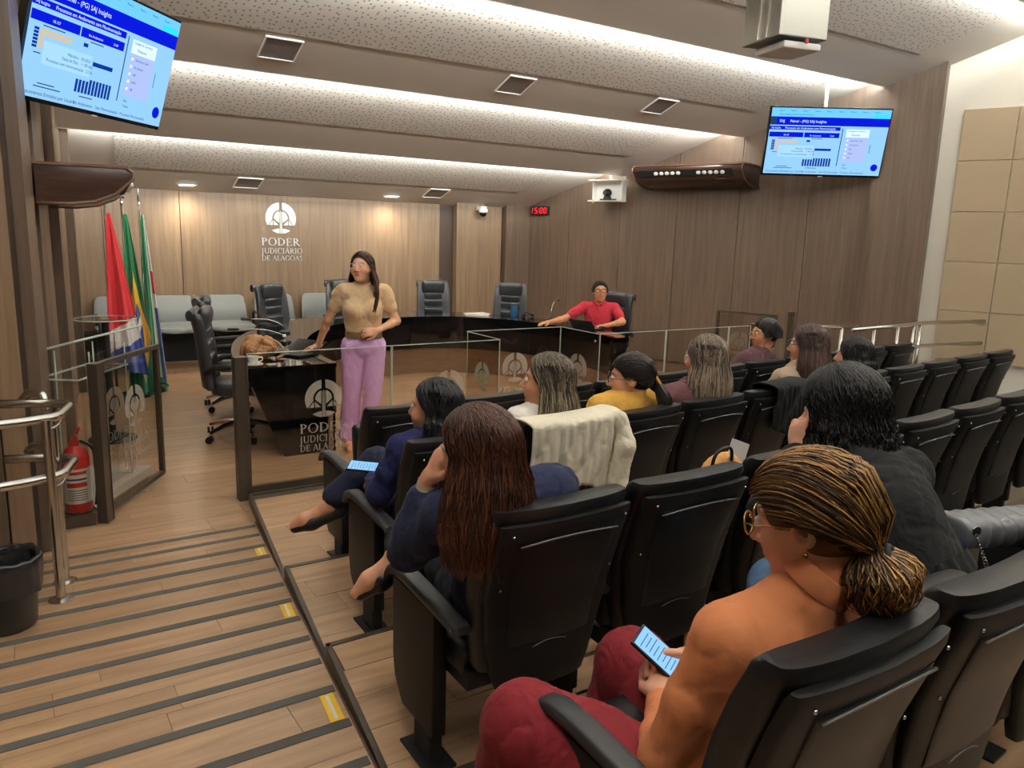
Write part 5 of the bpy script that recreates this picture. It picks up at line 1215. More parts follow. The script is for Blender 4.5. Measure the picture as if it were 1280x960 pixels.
def seated(**o):
    """default seated pose in the frame of an auditorium chair (origin at its feet, +y to the stage)"""
    J = dict(pelvis=V3(0, -0.10, 0.50), chest=V3(0.01, -0.15, 0.78), neck=V3(0.02, -0.18, 0.93), head=V3(0.03, -0.19, 1.055),
             shL=V3(-0.145, -0.165, 0.875), shR=V3(0.175, -0.165, 0.875), elL=V3(-0.20, -0.06, 0.66), elR=V3(0.20, -0.06, 0.66), wrL=V3(-0.08, 0.12, 0.60), wrR=V3(0.08, 0.12, 0.60),
             hipL=V3(-0.085, -0.08, 0.49), hipR=V3(0.085, -0.08, 0.49), knL=V3(-0.095, 0.34, 0.50), knR=V3(0.095, 0.34, 0.50), anL=V3(-0.09, 0.36, 0.09), anR=V3(0.09, 0.36, 0.09))
    for k, v in o.items(): J[k] = V3(*v)
    return J
def shift(J, keys, d):
    for k in keys.split(): J[k] = J[k] + V3(*d)
    return J
UP = 'chest neck head shL shR elL elR wrL wrR'
def person(label, loc, rz, J, hd=(0, 0, 0), skin=(205, 152, 118), z=1.0, top=None, bottom=None, shoes=None, hairspec=None, h=0.007, hands={}, bust=1.0, male=False, wide=1.0, face=True, feet=True, cat='person', spec=None, bare_legs=False):
    t = empty('person', loc, rz); tag(t, label, cat); R = rot_ypr(*hd)
    S = Solid(h); torso(S, J, -0.012, 0, wide*0.95); hc = J['head']
    S.cap(J['neck'] - V3(0, 0, 0.02), hc + R @ V3(0, -0.028, -0.05)*z, 0.053, 0.049, 0.03); head(S, hc, R, z, male)
    for sd in 'LR':
        arm(S, J, sd, 0.0 if top['sleeve'] < 0.9 else -0.003, w=wide)
        if sd in hands: hand(S, J['wr'+sd], **hands[sd])
        else:
            d = J['wr'+sd] - J['el'+sd]; hand(S, J['wr'+sd], d, V3(0, 0, 1) + V3(0, 0.2, 0), 1 if sd == 'R' else -1, 0.45)
        leg(S, J, sd, -0.012, w=wide)
        if feet:
            an = J['an'+sd]; fd = J.get('ft'+sd, V3(0, 1, -0.25)); fd = fd/np.linalg.norm(fd)
            S.cap(an - V3(0, 0, 0.02) - fd*0.03, an + fd*0.10 - V3(0, 0, 0.035), 0.032, 0.03, 0.03); S.cap(an + fd*0.10 - V3(0, 0, 0.035), an + fd*0.155 - V3(0, 0, 0.045), 0.034, 0.02, 0.02)
    v, f = S.surface(); np_mesh('body', v, f, SKIN, t, paint_face(v, hc, R, z, skin))
    if face: eyes(hc, R, z, t)
    # top
    g = top.get('g', 0.012); S = Solid(top.get('h', 0.008)); torso(S, J, g, bust, wide, low=top.get('low', True))
    for sd in 'LR':
        if top['sleeve'] > 0:
            arm(S, J, sd, g*0.9, 0, top['sleeve'], w=wide)
        if top.get('puff'):
            S.ell(J['sh'+sd]*0.72 + J['el'+sd]*0.28 + V3(0, 0, 0.02), (0.057, 0.06, 0.08), None, 0.03)
    S.ell(J['neck'] + (hc - J['neck'])*0.35 + frame_of(J) @ V3(0, 0.02, 0), top.get('nk', (0.062, 0.07, 0.045)), frame_of(J), 0.012, -1)
    if top.get('collar'): S.cap(J['neck'] + V3(0, -0.01, 0.0), J['neck']*0.5 + hc*0.5 + R @ V3(0, -0.03, -0.03), 0.068, 0.06, 0.015)
    if top.get('hem') is not None: S.cut((0, 0, top['hem']), (0, 0, -1))
    S.wrinkle(top.get('wr', 0.007), top.get('wf', 42), int(abs(loc[0]*100)) + 3, (1, 1, 0.7))
    v, f = S.surface(); np_mesh(top['name'], v, f, top['mat'], t)
    if bottom:
        S = Solid(0.009); RR = frame_of(J); S.ell(J['pelvis'] + V3(0, 0, -0.01), (0.168*wide, 0.125*wide, 0.12), RR, 0.05)
        for sd in 'LR': leg(S, J, sd, bottom.get('g', 0.012), 0, bottom.get('end', 0.95), prof=bottom.get('prof', (0.09, 0.074, 0.06, 0.056, 0.045)), w=wide, k=bottom.get('k', 0.025))
        S.wrinkle(bottom.get('wr', 0.007), 38, 11, (1, 1, 0.6)); v, f = S.surface(); np_mesh(bottom.get('name', 'trousers'), v, f, bottom['mat'], t)
    if shoes:
        for sd in 'LR':
            S = Solid(0.005); an = J['an'+sd]; fd = J.get('ft'+sd, V3(0, 1, -0.25)); fd = fd/np.linalg.norm(fd); up = V3(0, 0, 1) - fd*fd[2]
            so = an - up*0.06; S.cap(so - fd*0.05, so + fd*0.09, 0.03, 0.038, 0.02); S.cap(so + fd*0.09, so + fd*0.17, 0.037, 0.022, 0.02); S.cap(an - fd*0.055 - up*0.02, so - fd*0.05, 0.024, 0.03, 0.02)
            S.ell(an + fd*0.03 + up*0.015, (0.034, 0.075, 0.04), np.stack([np.cross(fd, up), fd, up], 1), 0.015, -1)
            v, f = S.surface(); np_mesh('shoe', v, f, shoes, t)
    if hairspec: hair(hc, R, z, t, **hairspec)
    return t, R
def at_chair(r, i):
    x, y, a = row_pos(r, i); return (x, y, TZ[r]), a

GOLD = plain('gold_frame', (190, 150, 96), 0.25, metal=0.9); DARKF = plain('dark_frame', (30, 26, 26), 0.3); CLEARF = plain('pale_frame', (214, 206, 190), 0.2)
LEA = plain('shoe_black', (20, 20, 22), 0.35)
def phone(loc, d, n, label, w=0.075, l=0.155):
    """d long axis, n screen normal"""
    t = empty('smartphone', tuple(loc)); tag(t, label, 'phone', 'phones held in hands'); d = d/np.linalg.norm(d); n = n - d*(n @ d); n /= np.linalg.norm(n); x = np.cross(d, n)
    Rm = Matrix(np.stack([x, d, n], 1).tolist()); t.rotation_euler = Rm.to_euler()
    b = MB(); b.box((0, 0, 0), (w, l, 0.009)); b.build('case', M['blk_plastic'], t, bevel=0.003)
    b = MB(); b.quad((-w/2 + 0.004, -l/2 + 0.006, 0.0052), (w/2 - 0.004, -l/2 + 0.006, 0.0052), (w/2 - 0.004, l/2 - 0.006, 0.0052), (-w/2 + 0.004, l/2 - 0.006, 0.0052)); s = b.build('screen', SC['bg'], t)
    b = MB()
    for k in range(9): b.box((-0.004 + 0.003*(k % 3), l/2 - 0.022 - k*0.0125, 0.0055), (w*0.66 - 0.012*(k % 2), 0.0018, 0.0003))
    b.build('screen_text', SC['ink'], s)

# --- standing woman in beige and lilac
J = dict(pelvis=V3(0, 0, 0.90), chest=V3(0.01, 0.02, 1.19), neck=V3(0.0, 0.0, 1.385), head=V3(0.01, 0.025, 1.525), shL=V3(-0.165, 0, 1.335), shR=V3(0.165, 0, 1.335), elR=V3(0.285, -0.10, 1.09), wrR=V3(0.365, -0.22, 0.855), elL=V3(-0.27, 0.0, 1.09), wrL=V3(-0.09, 0.165, 1.03),
         hipL=V3(-0.085, 0, 0.88), hipR=V3(0.085, 0, 0.88), knR=V3(0.105, 0.0, 0.48), anR=V3(0.13, -0.03, 0.10), knL=V3(-0.065, 0.05, 0.48), anL=V3(-0.02, 0.05, 0.10))
hs = dict(style='long', base=(58, 38, 30), light=(112, 76, 56), mixp=0.25, n=650, length=0.26, seed=3, wave=0.003, r=0.003, face=75)
BEIGE = cloth_mat('beige', (212, 182, 144)); LILAC = cloth_mat('lilac', (226, 180, 234), 0.75)
wst = (2.43, 6.03, 0.0); wrz = math.radians(163)
t, R = person('standing woman in beige puff-sleeve top and lilac trousers leaning on the desk', wst, wrz, J, (-32, 8, 4), (216, 164, 132), 1.05, dict(name='blouse', mat=BEIGE, sleeve=0.27, g=0.012, puff=True, hem=0.955, wr=0.006, wf=55, low=False), dict(mat=LILAC, g=0.004, k=0.008, prof=(0.094, 0.080, 0.068, 0.068, 0.078), end=0.97, wr=0.007), plain('sandal', (196, 150, 120), 0.5), hs, 0.005,
          {'R': dict(d=V3(0.75, -0.45, -0.25), n=V3(0, 0, 1), side=-1, curl=0.12), 'L': dict(d=V3(0.9, 0.25, -0.1), n=V3(0.1, 0.9, 0.4), side=-1, curl=0.5)}, bust=1.25, wide=1.02)
glasses(J['head'], R, 1.05, t, CLEARF)
b = MB(); b.loft([sring((0, 0.005, zz), 0.152, 0.118, 2.2, 28) for zz in (0.955, 0.96, 1.005, 1.01)]); b.build('belt', plain('belt_olive', (128, 108, 74), 0.5), t, smooth=40)
b = MB(); b.tube([(x, 0.128, zz) for x, zz in ((-0.03, 0.95), (-0.03, 1.015), (0.03, 1.015), (0.03, 0.95))], 0.006, 8, closed=True); b.build('buckle', GOLD, t, smooth=True)
pp = np.array([[J['head'] + R @ V3(-0.075, 0.01, -0.02 - 0.0) + V3(-0.015 + 0.012*math.sin(k), 0.065 + 0.02*math.cos(k*2.1), -0.33*u) + V3(-0.03*math.sin(u*3), 0.05*math.sin(u*2.6), 0) for u in np.linspace(0, 1, 14)] for k in range(60)])
strands_mesh(pp, np.full(60, 0.0035), np.tile(np.array(lin(66, 42, 32)[:3]), (60, 14, 1)), t, 'hair_lock')

# --- man in red at the desk
J = seated(head=(0, -0.02, 1.175), neck=(0, -0.06, 1.03), chest=(0, -0.08, 0.86), shL=(-0.19, -0.07, 0.97), shR=(0.19, -0.07, 0.97), elR=(0.42, 0.10, 0.835), wrR=(0.60, 0.27, 0.80), elL=(-0.29, 0.12, 0.83), wrL=(-0.10, 0.25, 0.79), pelvis=(0, -0.10, 0.57), hipL=(-0.09, -0.08, 0.56), hipR=(0.09, -0.08, 0.56), knL=(-0.13, 0.33, 0.54), knR=(0.13, 0.33, 0.54))
RED = cloth_mat('red', (170, 44, 60)); mrz = math.radians(140)
t, R = person('man in a red polo shirt and glasses seated at the curved desk', (6.05, 7.40, 0.0), mrz, J, (8, 4, 0), (196, 136, 100), 1.1, dict(name='polo_shirt', mat=RED, sleeve=0.33, g=0.015, nk=(0.06, 0.085, 0.06), wr=0.006), dict(mat=cloth_mat('blackpants', (22, 22, 26))), LEA, dict(style='short', base=(24, 20, 18), light=(60, 48, 40), mixp=0.1, n=700, length=0.025, seed=5, r=0.003), 0.006,
          {'R': dict(d=V3(0.7, 0.6, -0.05), n=V3(0, 0, 1), side=-1, curl=0.2), 'L': dict(d=V3(0.9, 0.3, 0), n=V3(0, 0, 1), side=1, curl=0.3)}, bust=0, male=True, wide=1.12)
glasses(J['head'], R, 1.1, t, DARKF, 0.024, 4)
b = MB(); nk = J['neck']; b.tube([tuple(nk + V3(0.068*math.sin(a), 0.02 + 0.062*math.cos(a), 0.025 - 0.05*math.cos(a)**3)) for a in np.linspace(0.15, 2*math.pi - 0.15, 25)], 0.014, 8); b.build('shirt_collar', RED, t, smooth=True)

# --- woman in navy, second row at the aisle
J = seated(head=(-0.01, -0.14, 0.96), neck=(0.0, -0.15, 0.835), shL=(-0.16, -0.13, 0.80), shR=(0.15, -0.17, 0.81), elL=(-0.24, -0.10, 0.62), wrL=(-0.20, 0.06, 0.625), elR=(0.17, 0.0, 0.64), wrR=(-0.06, 0.12, 0.63), knR=(-0.06, 0.36, 0.60), anR=(-0.30, 0.40, 0.42), knL=(-0.02, 0.34, 0.47), chest=(0, -0.15, 0.73), ftR=(-0.9, 0.35, -0.35))
NAVY = cloth_mat('navy', (28, 32, 74)); L0, a0 = at_chair(1, 0)
t, R = person('woman in a navy jumper with crossed legs holding a phone in the second row', L0, a0, J, (38, 2, 0), (206, 152, 122), 1.04, dict(name='jumper', mat=NAVY, sleeve=1.0, g=0.015), dict(mat=cloth_mat('navytrouser', (24, 28, 50)), end=0.9), LEA, dict(style='long', base=(16, 16, 19), light=(62, 62, 68), mixp=0.12, n=650, length=0.15, seed=8, wave=0.008, r=0.003, face=85), 0.006,
          {'L': dict(d=V3(0.25, 0.9, 0.0), n=V3(-0.6, 0, 0.7), side=-1, curl=0.5)})
ca, sa = math.cos(a0), math.sin(a0)
def loc2w(L, a, p): return V3(L[0] + math.cos(a)*p[0] - math.sin(a)*p[1], L[1] + math.sin(a)*p[0] + math.cos(a)*p[1], L[2] + p[2])
phone(loc2w(L0, a0, V3(-0.21, 0.13, 0.665)), V3(-0.7, 0.5, 0.05), V3(-0.1, -0.25, 1), 'lit smartphone in the hand of the woman in navy')
# --- woman with auburn hair, third row at the aisle, cheek in hand
J = seated(head=(-0.185, -0.20, 1.015), neck=(-0.13, -0.21, 0.89), chest=(-0.07, -0.18, 0.76), shL=(-0.27, -0.17, 0.83), shR=(0.06, -0.24, 0.88), elL=(-0.31, -0.02, 0.68), wrL=(-0.285, -0.10, 0.92), elR=(0.20, -0.13, 0.72), wrR=(0.05, 0.10, 0.62), knL=(-0.03, 0.32, 0.52), knR=(-0.04, 0.36, 0.58), anR=(-0.22, 0.28, 0.54), ftR=(-0.75, 0.2, -0.5))
L0, a0 = at_chair(2, 0)
t, R = person('woman with long auburn hair in a dark blue shirt resting her cheek on her hand', L0, a0, J, (28, 0, -6), (214, 160, 130), 1.05, dict(name='shirt', mat=cloth_mat('inkblue', (34, 40, 66)), sleeve=0.86, g=0.022, wr=0.008, wf=40), dict(mat=cloth_mat('darkpants', (26, 28, 38)), end=0.88), LEA, dict(style='long', base=(54, 31, 21), light=(120, 70, 46), mixp=0.32, n=3000, m=16, length=0.28, seed=12, wave=0.018, ends=(124, 84, 62), r=0.0017, face=70, grow=1.04), 0.006,
          {'L': dict(d=V3(0.35, -0.25, 1.0), n=V3(-1, 0.2, 0.3), side=1, curl=0.35)}, wide=1.1)
b = MB(); wv = J['wrL'] - J['elL']; wv /= np.linalg.norm(wv); q = np.cross(wv, V3(1, 0, 0)); q /= np.linalg.norm(q); q2 = np.cross(wv, q)
b.loft([[tuple(J['wrL'] + wv*d + (q*math.cos(a) + q2*math.sin(a))*0.031) for a in np.linspace(0, 2*math.pi, 17)[:-1]] for d in (-0.03, -0.005)], caps=False); o = b.build('wristwatch', plain('watch_strap', (206, 194, 176), 0.4), t, smooth=True)
# --- woman with ash-blonde hair, cream jacket on her chair
J = seated(head=(0.02, -0.17, 1.035)); L0, a0 = at_chair(1, 1)
person('woman with ash-blonde streaked hair and sleeveless white top in the second row', L0, a0, J, (42, 4, 0), (208, 150, 118), 1.05, dict(name='white_top', mat=cloth_mat('whitetop', (226, 222, 212)), sleeve=0.0, g=0.01, nk=(0.09, 0.08, 0.05)), dict(mat=cloth_mat('p1', (40, 40, 46))), LEA, dict(style='long', base=(58, 50, 42), light=(172, 158, 124), mixp=0.32, n=1700, length=0.21, seed=15, wave=0.004, r=0.002, face=78, ends=(160, 150, 116), grow=1.03), 0.007)
# --- ponytailed woman in mustard
J = seated(head=(0.05, -0.18, 1.005), neck=(0.03, -0.17, 0.89)); L0, a0 = at_chair(1, 2)
t, R = person('woman with a dark ponytail and glasses in a mustard top', L0, a0, J, (42, -2, 0), (210, 156, 126), 1.04, dict(name='mustard_top', mat=cloth_mat('mustard', (196, 150, 68)), sleeve=0.9, g=0.014, collar=True), dict(mat=cloth_mat('p2', (40, 40, 50))), LEA, dict(style='pony', base=(30, 25, 24), light=(70, 56, 48), mixp=0.15, n=1100, seed=18, tie=(0, -0.112, 0.0), tail=dict(len=0.27, w=0.045, out=0.06), r=0.0026, wave=0.004), 0.007)
glasses(J['head'], R, 1.04, t, DARKF)
hp = J['head'] + R @ V3(0, -0.125, 0.002); b = MB(); b.tube([tuple(hp + R @ V3(0.022*math.cos(a), -0.004 + 0.012*math.sin(a), 0.022*math.sin(a))) for a in np.linspace(0, 2*math.pi, 15)[:-1]], 0.009, 8, closed=True); b.build('scrunchie', cloth_mat('scrunchie', (214, 150, 74)), t, smooth=True)
# --- woman with grey-streaked long hair
J = seated(head=(0.07, -0.21, 1.065), neck=(0.04, -0.19, 0.94)); L0, a0 = at_chair(1, 3)
person('woman with long grey-streaked hair in a plum top in the second row', L0, a0, J, (8, 0, 0), (206, 152, 122), 1.04, dict(name='plum_top', mat=cloth_mat('plum', (92, 60, 64)), sleeve=0.9, g=0.014), dict(mat=cloth_mat('p3', (40, 40, 46))), LEA, dict(style='long', base=(70, 58, 50), light=(176, 160, 138), mixp=0.42, n=1700, length=0.24, seed=21, wave=0.004, r=0.002, face=70, ends=(170, 146, 106), grow=1.03), 0.008)
# --- brown-haired woman beyond the black jacket
J = seated(head=(0.04, -0.2, 1.075), neck=(0.02, -0.19, 0.95)); L0, a0 = at_chair(1, 5)
t, R = person('woman with straight brown hair and pale collar beyond the hanging black jacket', L0, a0, J, (20, 0, 0), (206, 152, 122), 1.04, dict(name='patterned_top', mat=cloth_mat('cream_top', (150, 130, 112)), sleeve=0.9, g=0.014, collar=True), dict(mat=cloth_mat('p4', (40, 40, 46))), LEA, dict(style='long', base=(60, 44, 40), light=(108, 84, 74), mixp=0.25, n=1000, length=0.23, seed=24, wave=0.002, r=0.0027, face=70), 0.008)
glasses(J['head'], R, 1.04, t, DARKF)
# --- short-haired woman with hoop earrings
J = seated(head=(0.21, -0.17, 1.06), neck=(0.16, -0.17, 0.925), chest=(0.09, -0.15, 0.78), shL=(-0.03, -0.165, 0.87), shR=(0.27, -0.165, 0.87)); L0, a0 = at_chair(0, 6)
t, R = person('woman with short black hair and large hoop earring in the front row', L0, a0, J, (62, 0, 0), (196, 140, 108), 1.04, dict(name='maroon_top', mat=cloth_mat('maroon', (74, 50, 56)), sleeve=0.9, g=0.014), dict(mat=cloth_mat('p5', (40, 40, 46))), LEA, dict(style='short', base=(20, 18, 18), light=(50, 46, 46), mixp=0.1, n=900, length=0.05, seed=27, r=0.003, grow=1.03), 0.008)
glasses(J['head'], R, 1.04, t, GOLD)
for s in (-1, 1):
    b = MB(); ec = J['head'] + R @ V3(s*0.082, 0.0, -0.075); b.tube([tuple(ec + R @ V3(0, 0.042*math.cos(a), 0.042*math.sin(a))) for a in np.linspace(0, 2*math.pi, 25)[:-1]], 0.003, 6, closed=True); b.build('hoop_earring', GOLD, t, smooth=True)
# --- person half hidden behind the curly hair
J = seated(head=(0.12, -0.18, 0.965), neck=(0.09, -0.18, 0.84), shL=(-0.1, -0.165, 0.80), shR=(0.2, -0.165, 0.80), chest=(0.04, -0.15, 0.72)); L0, a0 = at_chair(1, 6)
person('black-haired person mostly hidden behind the woman leaning forward', L0, a0, J, (25, 0, 0), (200, 146, 116), 1.04, dict(name='dark_top', mat=cloth_mat('darktop', (36, 36, 42)), sleeve=0.9, g=0.014), dict(mat=cloth_mat('p6', (40, 40, 46))), LEA, dict(style='bob', base=(20, 18, 19), light=(56, 52, 52), mixp=0.1, n=700, length=0.12, seed=30, r=0.003), 0.009, face=False)
# --- woman in black leaning forward
x0, y0, a0 = row_pos(3, 2); L0 = (x0, y0, TZ[3]); c0, s0 = math.cos(-a0), math.sin(-a0)
def wl(x, y, z): dx, dy = x - x0, y - y0; return (c0*dx - s0*dy, s0*dx + c0*dy, z - TZ[3])
J = seated(pelvis=wl(2.13, 0.98, 0.76), chest=wl(2.07, 1.20, 1.06), neck=wl(2.08, 1.32, 1.20), head=wl(2.12, 1.40, 1.325), shL=wl(1.91, 1.27, 1.135), shR=wl(2.25, 1.24, 1.15), elL=wl(1.90, 1.46, 1.02), wrL=wl(2.04, 1.475, 1.185), elR=wl(2.38, 1.42, 1.0), wrR=wl(2.25, 1.50, 1.16), hipL=wl(2.04, 1.0, 0.74), hipR=wl(2.22, 1.0, 0.74), knL=wl(1.90, 1.40, 0.80), knR=wl(2.22, 1.43, 0.77), anL=wl(1.90, 1.44, 0.36), anR=wl(2.22, 1.46, 0.36))
t, R = person('woman with long curly black hair in a black jacket leaning on the chair ahead', L0, a0, J, (10, -8, 0), (212, 160, 134), 1.06, dict(name='jacket', mat=cloth_mat('blackjacket', (18, 19, 20), 0.85), sleeve=0.95, g=0.024, wr=0.007), dict(mat=cloth_mat('denim', (92, 122, 160), bump=0.5), g=0.016, name='jeans'), LEA, dict(style='long', base=(17, 15, 16), light=(58, 50, 48), mixp=0.16, n=2700, m=30, length=0.34, seed=33, wave=0.026, r=0.0017, face=60, grow=1.12), 0.006,
          {'L': dict(d=V3(0.3, 0.15, 0.95), n=V3(-0.9, -0.3, 0), side=1, curl=0.6), 'R': dict(d=V3(-0.5, 0.1, 0.85), n=V3(0.6, -0.6, 0), side=-1, curl=0.6)}, wide=1.08)
RJ = frame_of(J); wc = J['pelvis']*0.52 + J['chest']*0.48; b = MB()
b.loft([[tuple(wc + RJ @ V3((0.166 + 0.006*math.sin(a*22))*math.cos(a), (0.137 + 0.006*math.sin(a*22))*math.sin(a), dz)) for a in np.linspace(0, 2*math.pi, 133)[:-1]] for dz in (-0.028, -0.02, 0.02, 0.028)], caps=False); b.build('gathered_waistband', cloth_mat('waistband', (28, 28, 30)), t, smooth=True)
b = MB(); wv = J['wrL'] - J['elL']; wv /= np.linalg.norm(wv); q = np.cross(wv, V3(1, 0, 0)); q /= np.linalg.norm(q); q2 = np.cross(wv, q)
b.tube([tuple(J['wrL'] + wv*0.01 + (q*math.cos(a) + q2*math.sin(a))*0.028) for a in np.linspace(0, 2*math.pi, 21)[:-1]], 0.004, 6, closed=True); b.build('bracelet', M['blk_matte'], t, smooth=True)
# --- woman in orange with the phone
L0, a0 = at_chair(3, 0)
J = seated(head=(0.085, -0.175, 1.105), neck=(0.06, -0.185, 0.955), chest=(0.04, -0.155, 0.79), pelvis=(0.02, -0.10, 0.50), shL=(-0.09, -0.135, 0.885), shR=(0.21, -0.20, 0.885), elL=(-0.15, -0.06, 0.60), wrL=(0.0, 0.10, 0.595), elR=(0.26, 0.0, 0.64), wrR=(0.15, 0.16, 0.625), hipL=(-0.08, -0.07, 0.48), hipR=(0.10, -0.07, 0.48), knL=(-0.27, 0.25, 0.53), knR=(0.12, 0.33, 0.52), anL=(-0.26, 0.34, 0.09), anR=(0.12, 0.38, 0.09))
for k_ in J:
    if not k_.startswith('an'): J[k_] = J[k_] + V3(-0.005, 0, -0.085)
ORG = cloth_mat('orange', (208, 132, 88), 0.75, bump=0.3, vary=0.0); WINE = cloth_mat('wine', (116, 30, 38), 0.8)
t, R = person('woman in an orange top and wine trousers reading her phone', L0, a0, J, (22, -14, 0), (216, 164, 136), 1.06, dict(name='orange_top', mat=ORG, sleeve=0.95, g=0.012, collar=True, nk=(0.05, 0.06, 0.03), wr=0.005, wf=36, h=0.006), dict(mat=WINE, g=0.02, prof=(0.098, 0.088, 0.078, 0.078, 0.075), wr=0.008), LEA,
              dict(style='pony', base=(66, 46, 26), light=(198, 146, 72), mixp=0.42, n=4200, m=18, seed=36, tie=(0.0, -0.108, -0.065), tail=dict(len=0.14, w=0.075, out=0.03), r=0.0017, wave=0.02, ends=(176, 132, 72), grow=1.08), 0.0045,
              {'L': dict(d=V3(0.75, 0.62, 0.25), n=V3(-0.35, -0.2, 0.8), side=-1, curl=0.55), 'R': dict(d=V3(-0.75, 0.35, 0.1), n=V3(0.5, 0.4, 0.6), side=1, curl=0.5)}, wide=0.98)
glasses(J['head'], R, 1.06, t, GOLD, 0.025, 2.2)
tq = J['head'] + R @ (V3(0.0, -0.122, -0.066)*1.06); b = MB(); b.tube([tuple(tq + R @ V3(0.02*math.cos(a), 0.01*math.sin(a)*0, 0.018*math.sin(a))) for a in np.linspace(0, 2*math.pi, 15)[:-1]], 0.008, 8, closed=True); b.build('hair_tie', M['blk_matte'], t, smooth=True)
b = MB(); hq = lambda *p: tuple(J['head'] + R @ (V3(*p)*1.06)); b.tube([hq(-0.07, 0.03, 0.05), hq(-0.088, -0.02, 0.045), hq(-0.085, -0.05, 0.035)], 0.004, 6); b.tube([hq(-0.072, 0.028, 0.062), hq(-0.088, -0.02, 0.06), hq(-0.087, -0.045, 0.04)], 0.0035, 6); b.build('hair_clip', M['blk_plastic'], t, smooth=True)
b = MB(); b.ball(hq(-0.078, -0.005, -0.04), 0.006, 8); b.build('earring', GOLD, t, smooth=True)
phone(loc2w(L0, a0, V3(0.055, 0.165, 0.565)), V3(-0.42, 0.62, 0.52), V3(0.15, -0.62, 0.75), 'lit smartphone in the hands of the woman in orange', 0.076, 0.16)
ODK = cloth_mat('orange_seam', (172, 100, 62), 0.8)
cn = J['neck']*0.45 + J['head']*0.55 + R @ V3(0, -0.03, -0.03); ax = cn - J['neck']; ax /= np.linalg.norm(ax); e1 = np.cross(ax, V3(0, 1, 0)); e1 /= np.linalg.norm(e1); e2 = np.cross(ax, e1)
b = MB(); b.loft([[tuple(cn + ax*d + (e1*math.cos(a) + e2*math.sin(a))*rr) for a in np.linspace(0, 2*math.pi, 33)[:-1]] for d, rr in ((-0.035, 0.073), (-0.03, 0.0745), (0.008, 0.0675), (0.012, 0.065), (0.006, 0.060))], caps=False); b.build('collar_band', ORG, t, smooth=True)
for sd, s in (('L', -1), ('R', 1)):
    sa = J['sh'+sd]; da = J['el'+sd] - sa; da /= np.linalg.norm(da); da = da*0.35 + V3(s, 0, 0.15)*0.65; da /= np.linalg.norm(da); e1 = np.cross(da, V3(0, 1, 0)); e1 /= np.linalg.norm(e1); e2 = np.cross(da, e1)
    b = MB(); b.tube([tuple(sa + da*0.004 + V3(0, 0, -0.004) + (e1*math.cos(a)*0.0615 + e2*math.sin(a)*0.0615)) for a in np.linspace(0, 2*math.pi, 33)[:-1]], 0.0026, 6, closed=True); b.build('shoulder_seam', ODK, t, smooth=True)
    wv = J['wr'+sd] - J['el'+sd]; wv /= np.linalg.norm(wv); e1 = np.cross(wv, V3(0, 0, 1)); e1 /= np.linalg.norm(e1); e2 = np.cross(wv, e1)
    b = MB(); b.loft([[tuple(J['wr'+sd] + wv*d + (e1*math.cos(a) + e2*math.sin(a))*0.036) for a in np.linspace(0, 2*math.pi, 21)[:-1]] for d in (-0.05, -0.012)], caps=False); b.build('cuff', ORG, t, smooth=True)
# ------------------------------------------------------------------ clothes on chairs, bag
def drape(name, r, i, u0, u1, rear, mat, label, seed, lowf, sleeve=None):
    x, y, a = row_pos(r, i); t = empty(name, (x, y, TZ[r]), a); tag(t, label, 'jacket', 'jackets hung on chairs'); rg = np.random.default_rng(seed); U, V = 46, 40; vs = []
    for j in range(V + 1):
        for k in range(U + 1):
            u = u0 + (u1 - u0)*k/U; v = j/V; L = rear*(0.92 + lowf(k/U)); s = v*(L + 0.26) - 0.18
            e = 0.022*(u/0.235)**2
            if s < 0: py, pz = -0.275 + e, 0.915 + s*0.95 + 0.0
            elif s < 0.14: th = s/0.14*math.pi; py, pz = -0.355 + 0.08*math.cos(th) + e, 0.915 + 0.02*math.sin(th)
            else: py, pz = -0.44 + 0.17*(s - 0.14)*0.6 + e, 0.915 - (s - 0.14)
            w = min(1, max(0, (s + 0.02)*3.0)); f = 0.012*math.sin(u*55 + seed + 2.2*math.sin(v*4)) + 0.008*math.sin(u*100 + v*9 + seed)
            vs.append((u + 0.02*math.sin(v*7 + seed)*w*0.5, py - abs(f)*w - 0.006, pz + 0.006*math.sin(u*30)*w))
    b = MB(); b.v = vs; b.f = [(j*(U+1) + k, j*(U+1) + k + 1, (j+1)*(U+1) + k + 1, (j+1)*(U+1) + k) for j in range(V) for k in range(U)]; b.m = [0]*len(b.f)
    o = b.build('jacket_body', mat, t, smooth=True); md = o.modifiers.new('thick', 'SOLIDIFY'); md.thickness = 0.009
    if sleeve:
        S = Solid(0.007)
        for p, q in zip(sleeve, sleeve[1:]): S.cap(p[:3], q[:3], p[3], q[3], 0.02)
        S.wrinkle(0.008, 32, seed, (1, 1, 0.6)); v, f = S.surface(); np_mesh('sleeve', v, f, mat, t)
drape('jacket', 1, 1, -0.255, 0.262, 0.36, cloth_mat('cream', (226, 219, 198), 0.75), 'cream jacket hung over the chair of the ash-blonde woman', 3, lambda q: 0.25*q*q, [(0.235, -0.43, 0.90, 0.035), (0.25, -0.455, 0.78, 0.045), (0.235, -0.43, 0.60, 0.045), (0.225, -0.41, 0.50, 0.04)])
drape('jacket', 1, 4, -0.10, 0.24, 0.30, cloth_mat('black_jkt', (16, 17, 18), 0.9), 'black jacket hung over an empty chair in the second row', 9, lambda q: 0.45*q)
qb = empty('quilted_bag', (2.62, 1.14, 0.91), math.radians(-18)); tag(qb, 'small quilted black leather shoulder bag with chain resting on the armrests', 'handbag')
b = MB(); rings = []
for k in range(57):
    f = k/56; s = 0.92 + 0.14*abs(math.sin(f*math.pi*7)); e = 0.7 if k in (0, 56) else 1
    rings.append(sring((-0.18 + 0.36*f, 0, 0.035), 0.075*s*e, 0.05*s*e, 3, 20, (0, 1, 0), (0, 0, 1)))
b.loft(rings); b.build('body', plain('quilted_leather', (88, 90, 94), 0.35, bump=0.15, bscale=200), qb, smooth=True)
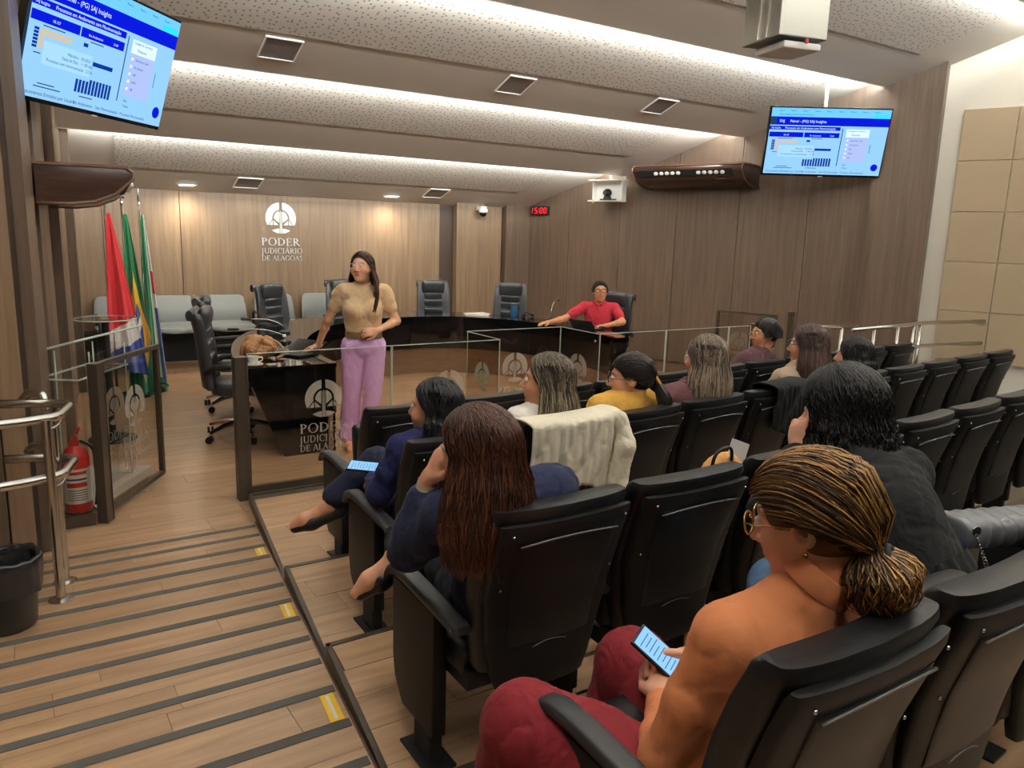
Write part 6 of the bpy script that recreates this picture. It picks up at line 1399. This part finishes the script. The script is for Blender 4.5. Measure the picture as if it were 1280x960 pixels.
b = MB(); b.lathe([(0.016, 0.0), (0.016, 0.004)], (-0.15, -0.076, 0.06), 18, Matrix.Rotation(math.pi/2, 3, 'X')); b.build('clasp', M['chrome'], qb, smooth=40)
for k in range(16):
    a = 0.5*k; b = MB(); p = Vector((-0.15 + 0.006*k, -0.082, 0.045 - 0.011*k)); b.tube([p + Vector((0.005*math.cos(t), 0.003*math.sin(t + a), 0.007*math.sin(t))) for t in np.linspace(0, 2*math.pi, 9)[:-1]], 0.0016, 5, closed=True); b.build('chain_link', M['chrome'], qb, smooth=True)
S = Solid(0.006)
S.ell((0, 0, 0.07), (0.135, 0.10, 0.075), None, 0.03).ell((-0.03, 0.01, 0.13), (0.09, 0.07, 0.07), None, 0.03).ell((0.06, -0.01, 0.12), (0.06, 0.06, 0.07), None, 0.02).ell((-0.09, -0.02, 0.09), (0.05, 0.06, 0.06), None, 0.02).cap((0.0, -0.06, 0.16), (0.09, -0.07, 0.09), 0.02, 0.02, 0.02).cut((0, 0, 0.002), (0, 0, -1)).wrinkle(0.016, 45, 5)
v, f = S.surface(); np_mesh('body', v, f, brown, hb)
x0, y0, a0 = row_pos(2, 2); tt = empty('tote_bag', (x0 + 0.03, y0 - 0.03, TZ[2] + 0.43), a0); tag(tt, 'tan tote bag with papers standing on a third-row chair', 'bag')
S = Solid(0.008); S.ell((0, 0, 0.14), (0.15, 0.075, 0.15), None, 0.03).ell((0, 0, 0.28), (0.12, 0.05, 0.09), None, 0.05).cut((0, 0, 0.004), (0, 0, -1)).wrinkle(0.008, 30, 4); v, f = S.surface(); np_mesh('body', v, f, cloth_mat('tan_tote', (190, 140, 84)), tt)
b = MB(); b.box((0.07, -0.01, 0.33), (0.12, 0.004, 0.16), Matrix.Rotation(0.35, 3, 'Y')); b.build('paper_sheet', M['white_pl'], tt)
b = MB(); b.tube(fillet([(-0.11, -0.03, 0.30), (-0.10, -0.04, 0.40), (0.0, -0.04, 0.41), (0.02, -0.03, 0.31)], 0.04), 0.007, 8); b.build('handle', M['blk_leather'], tt, smooth=True)
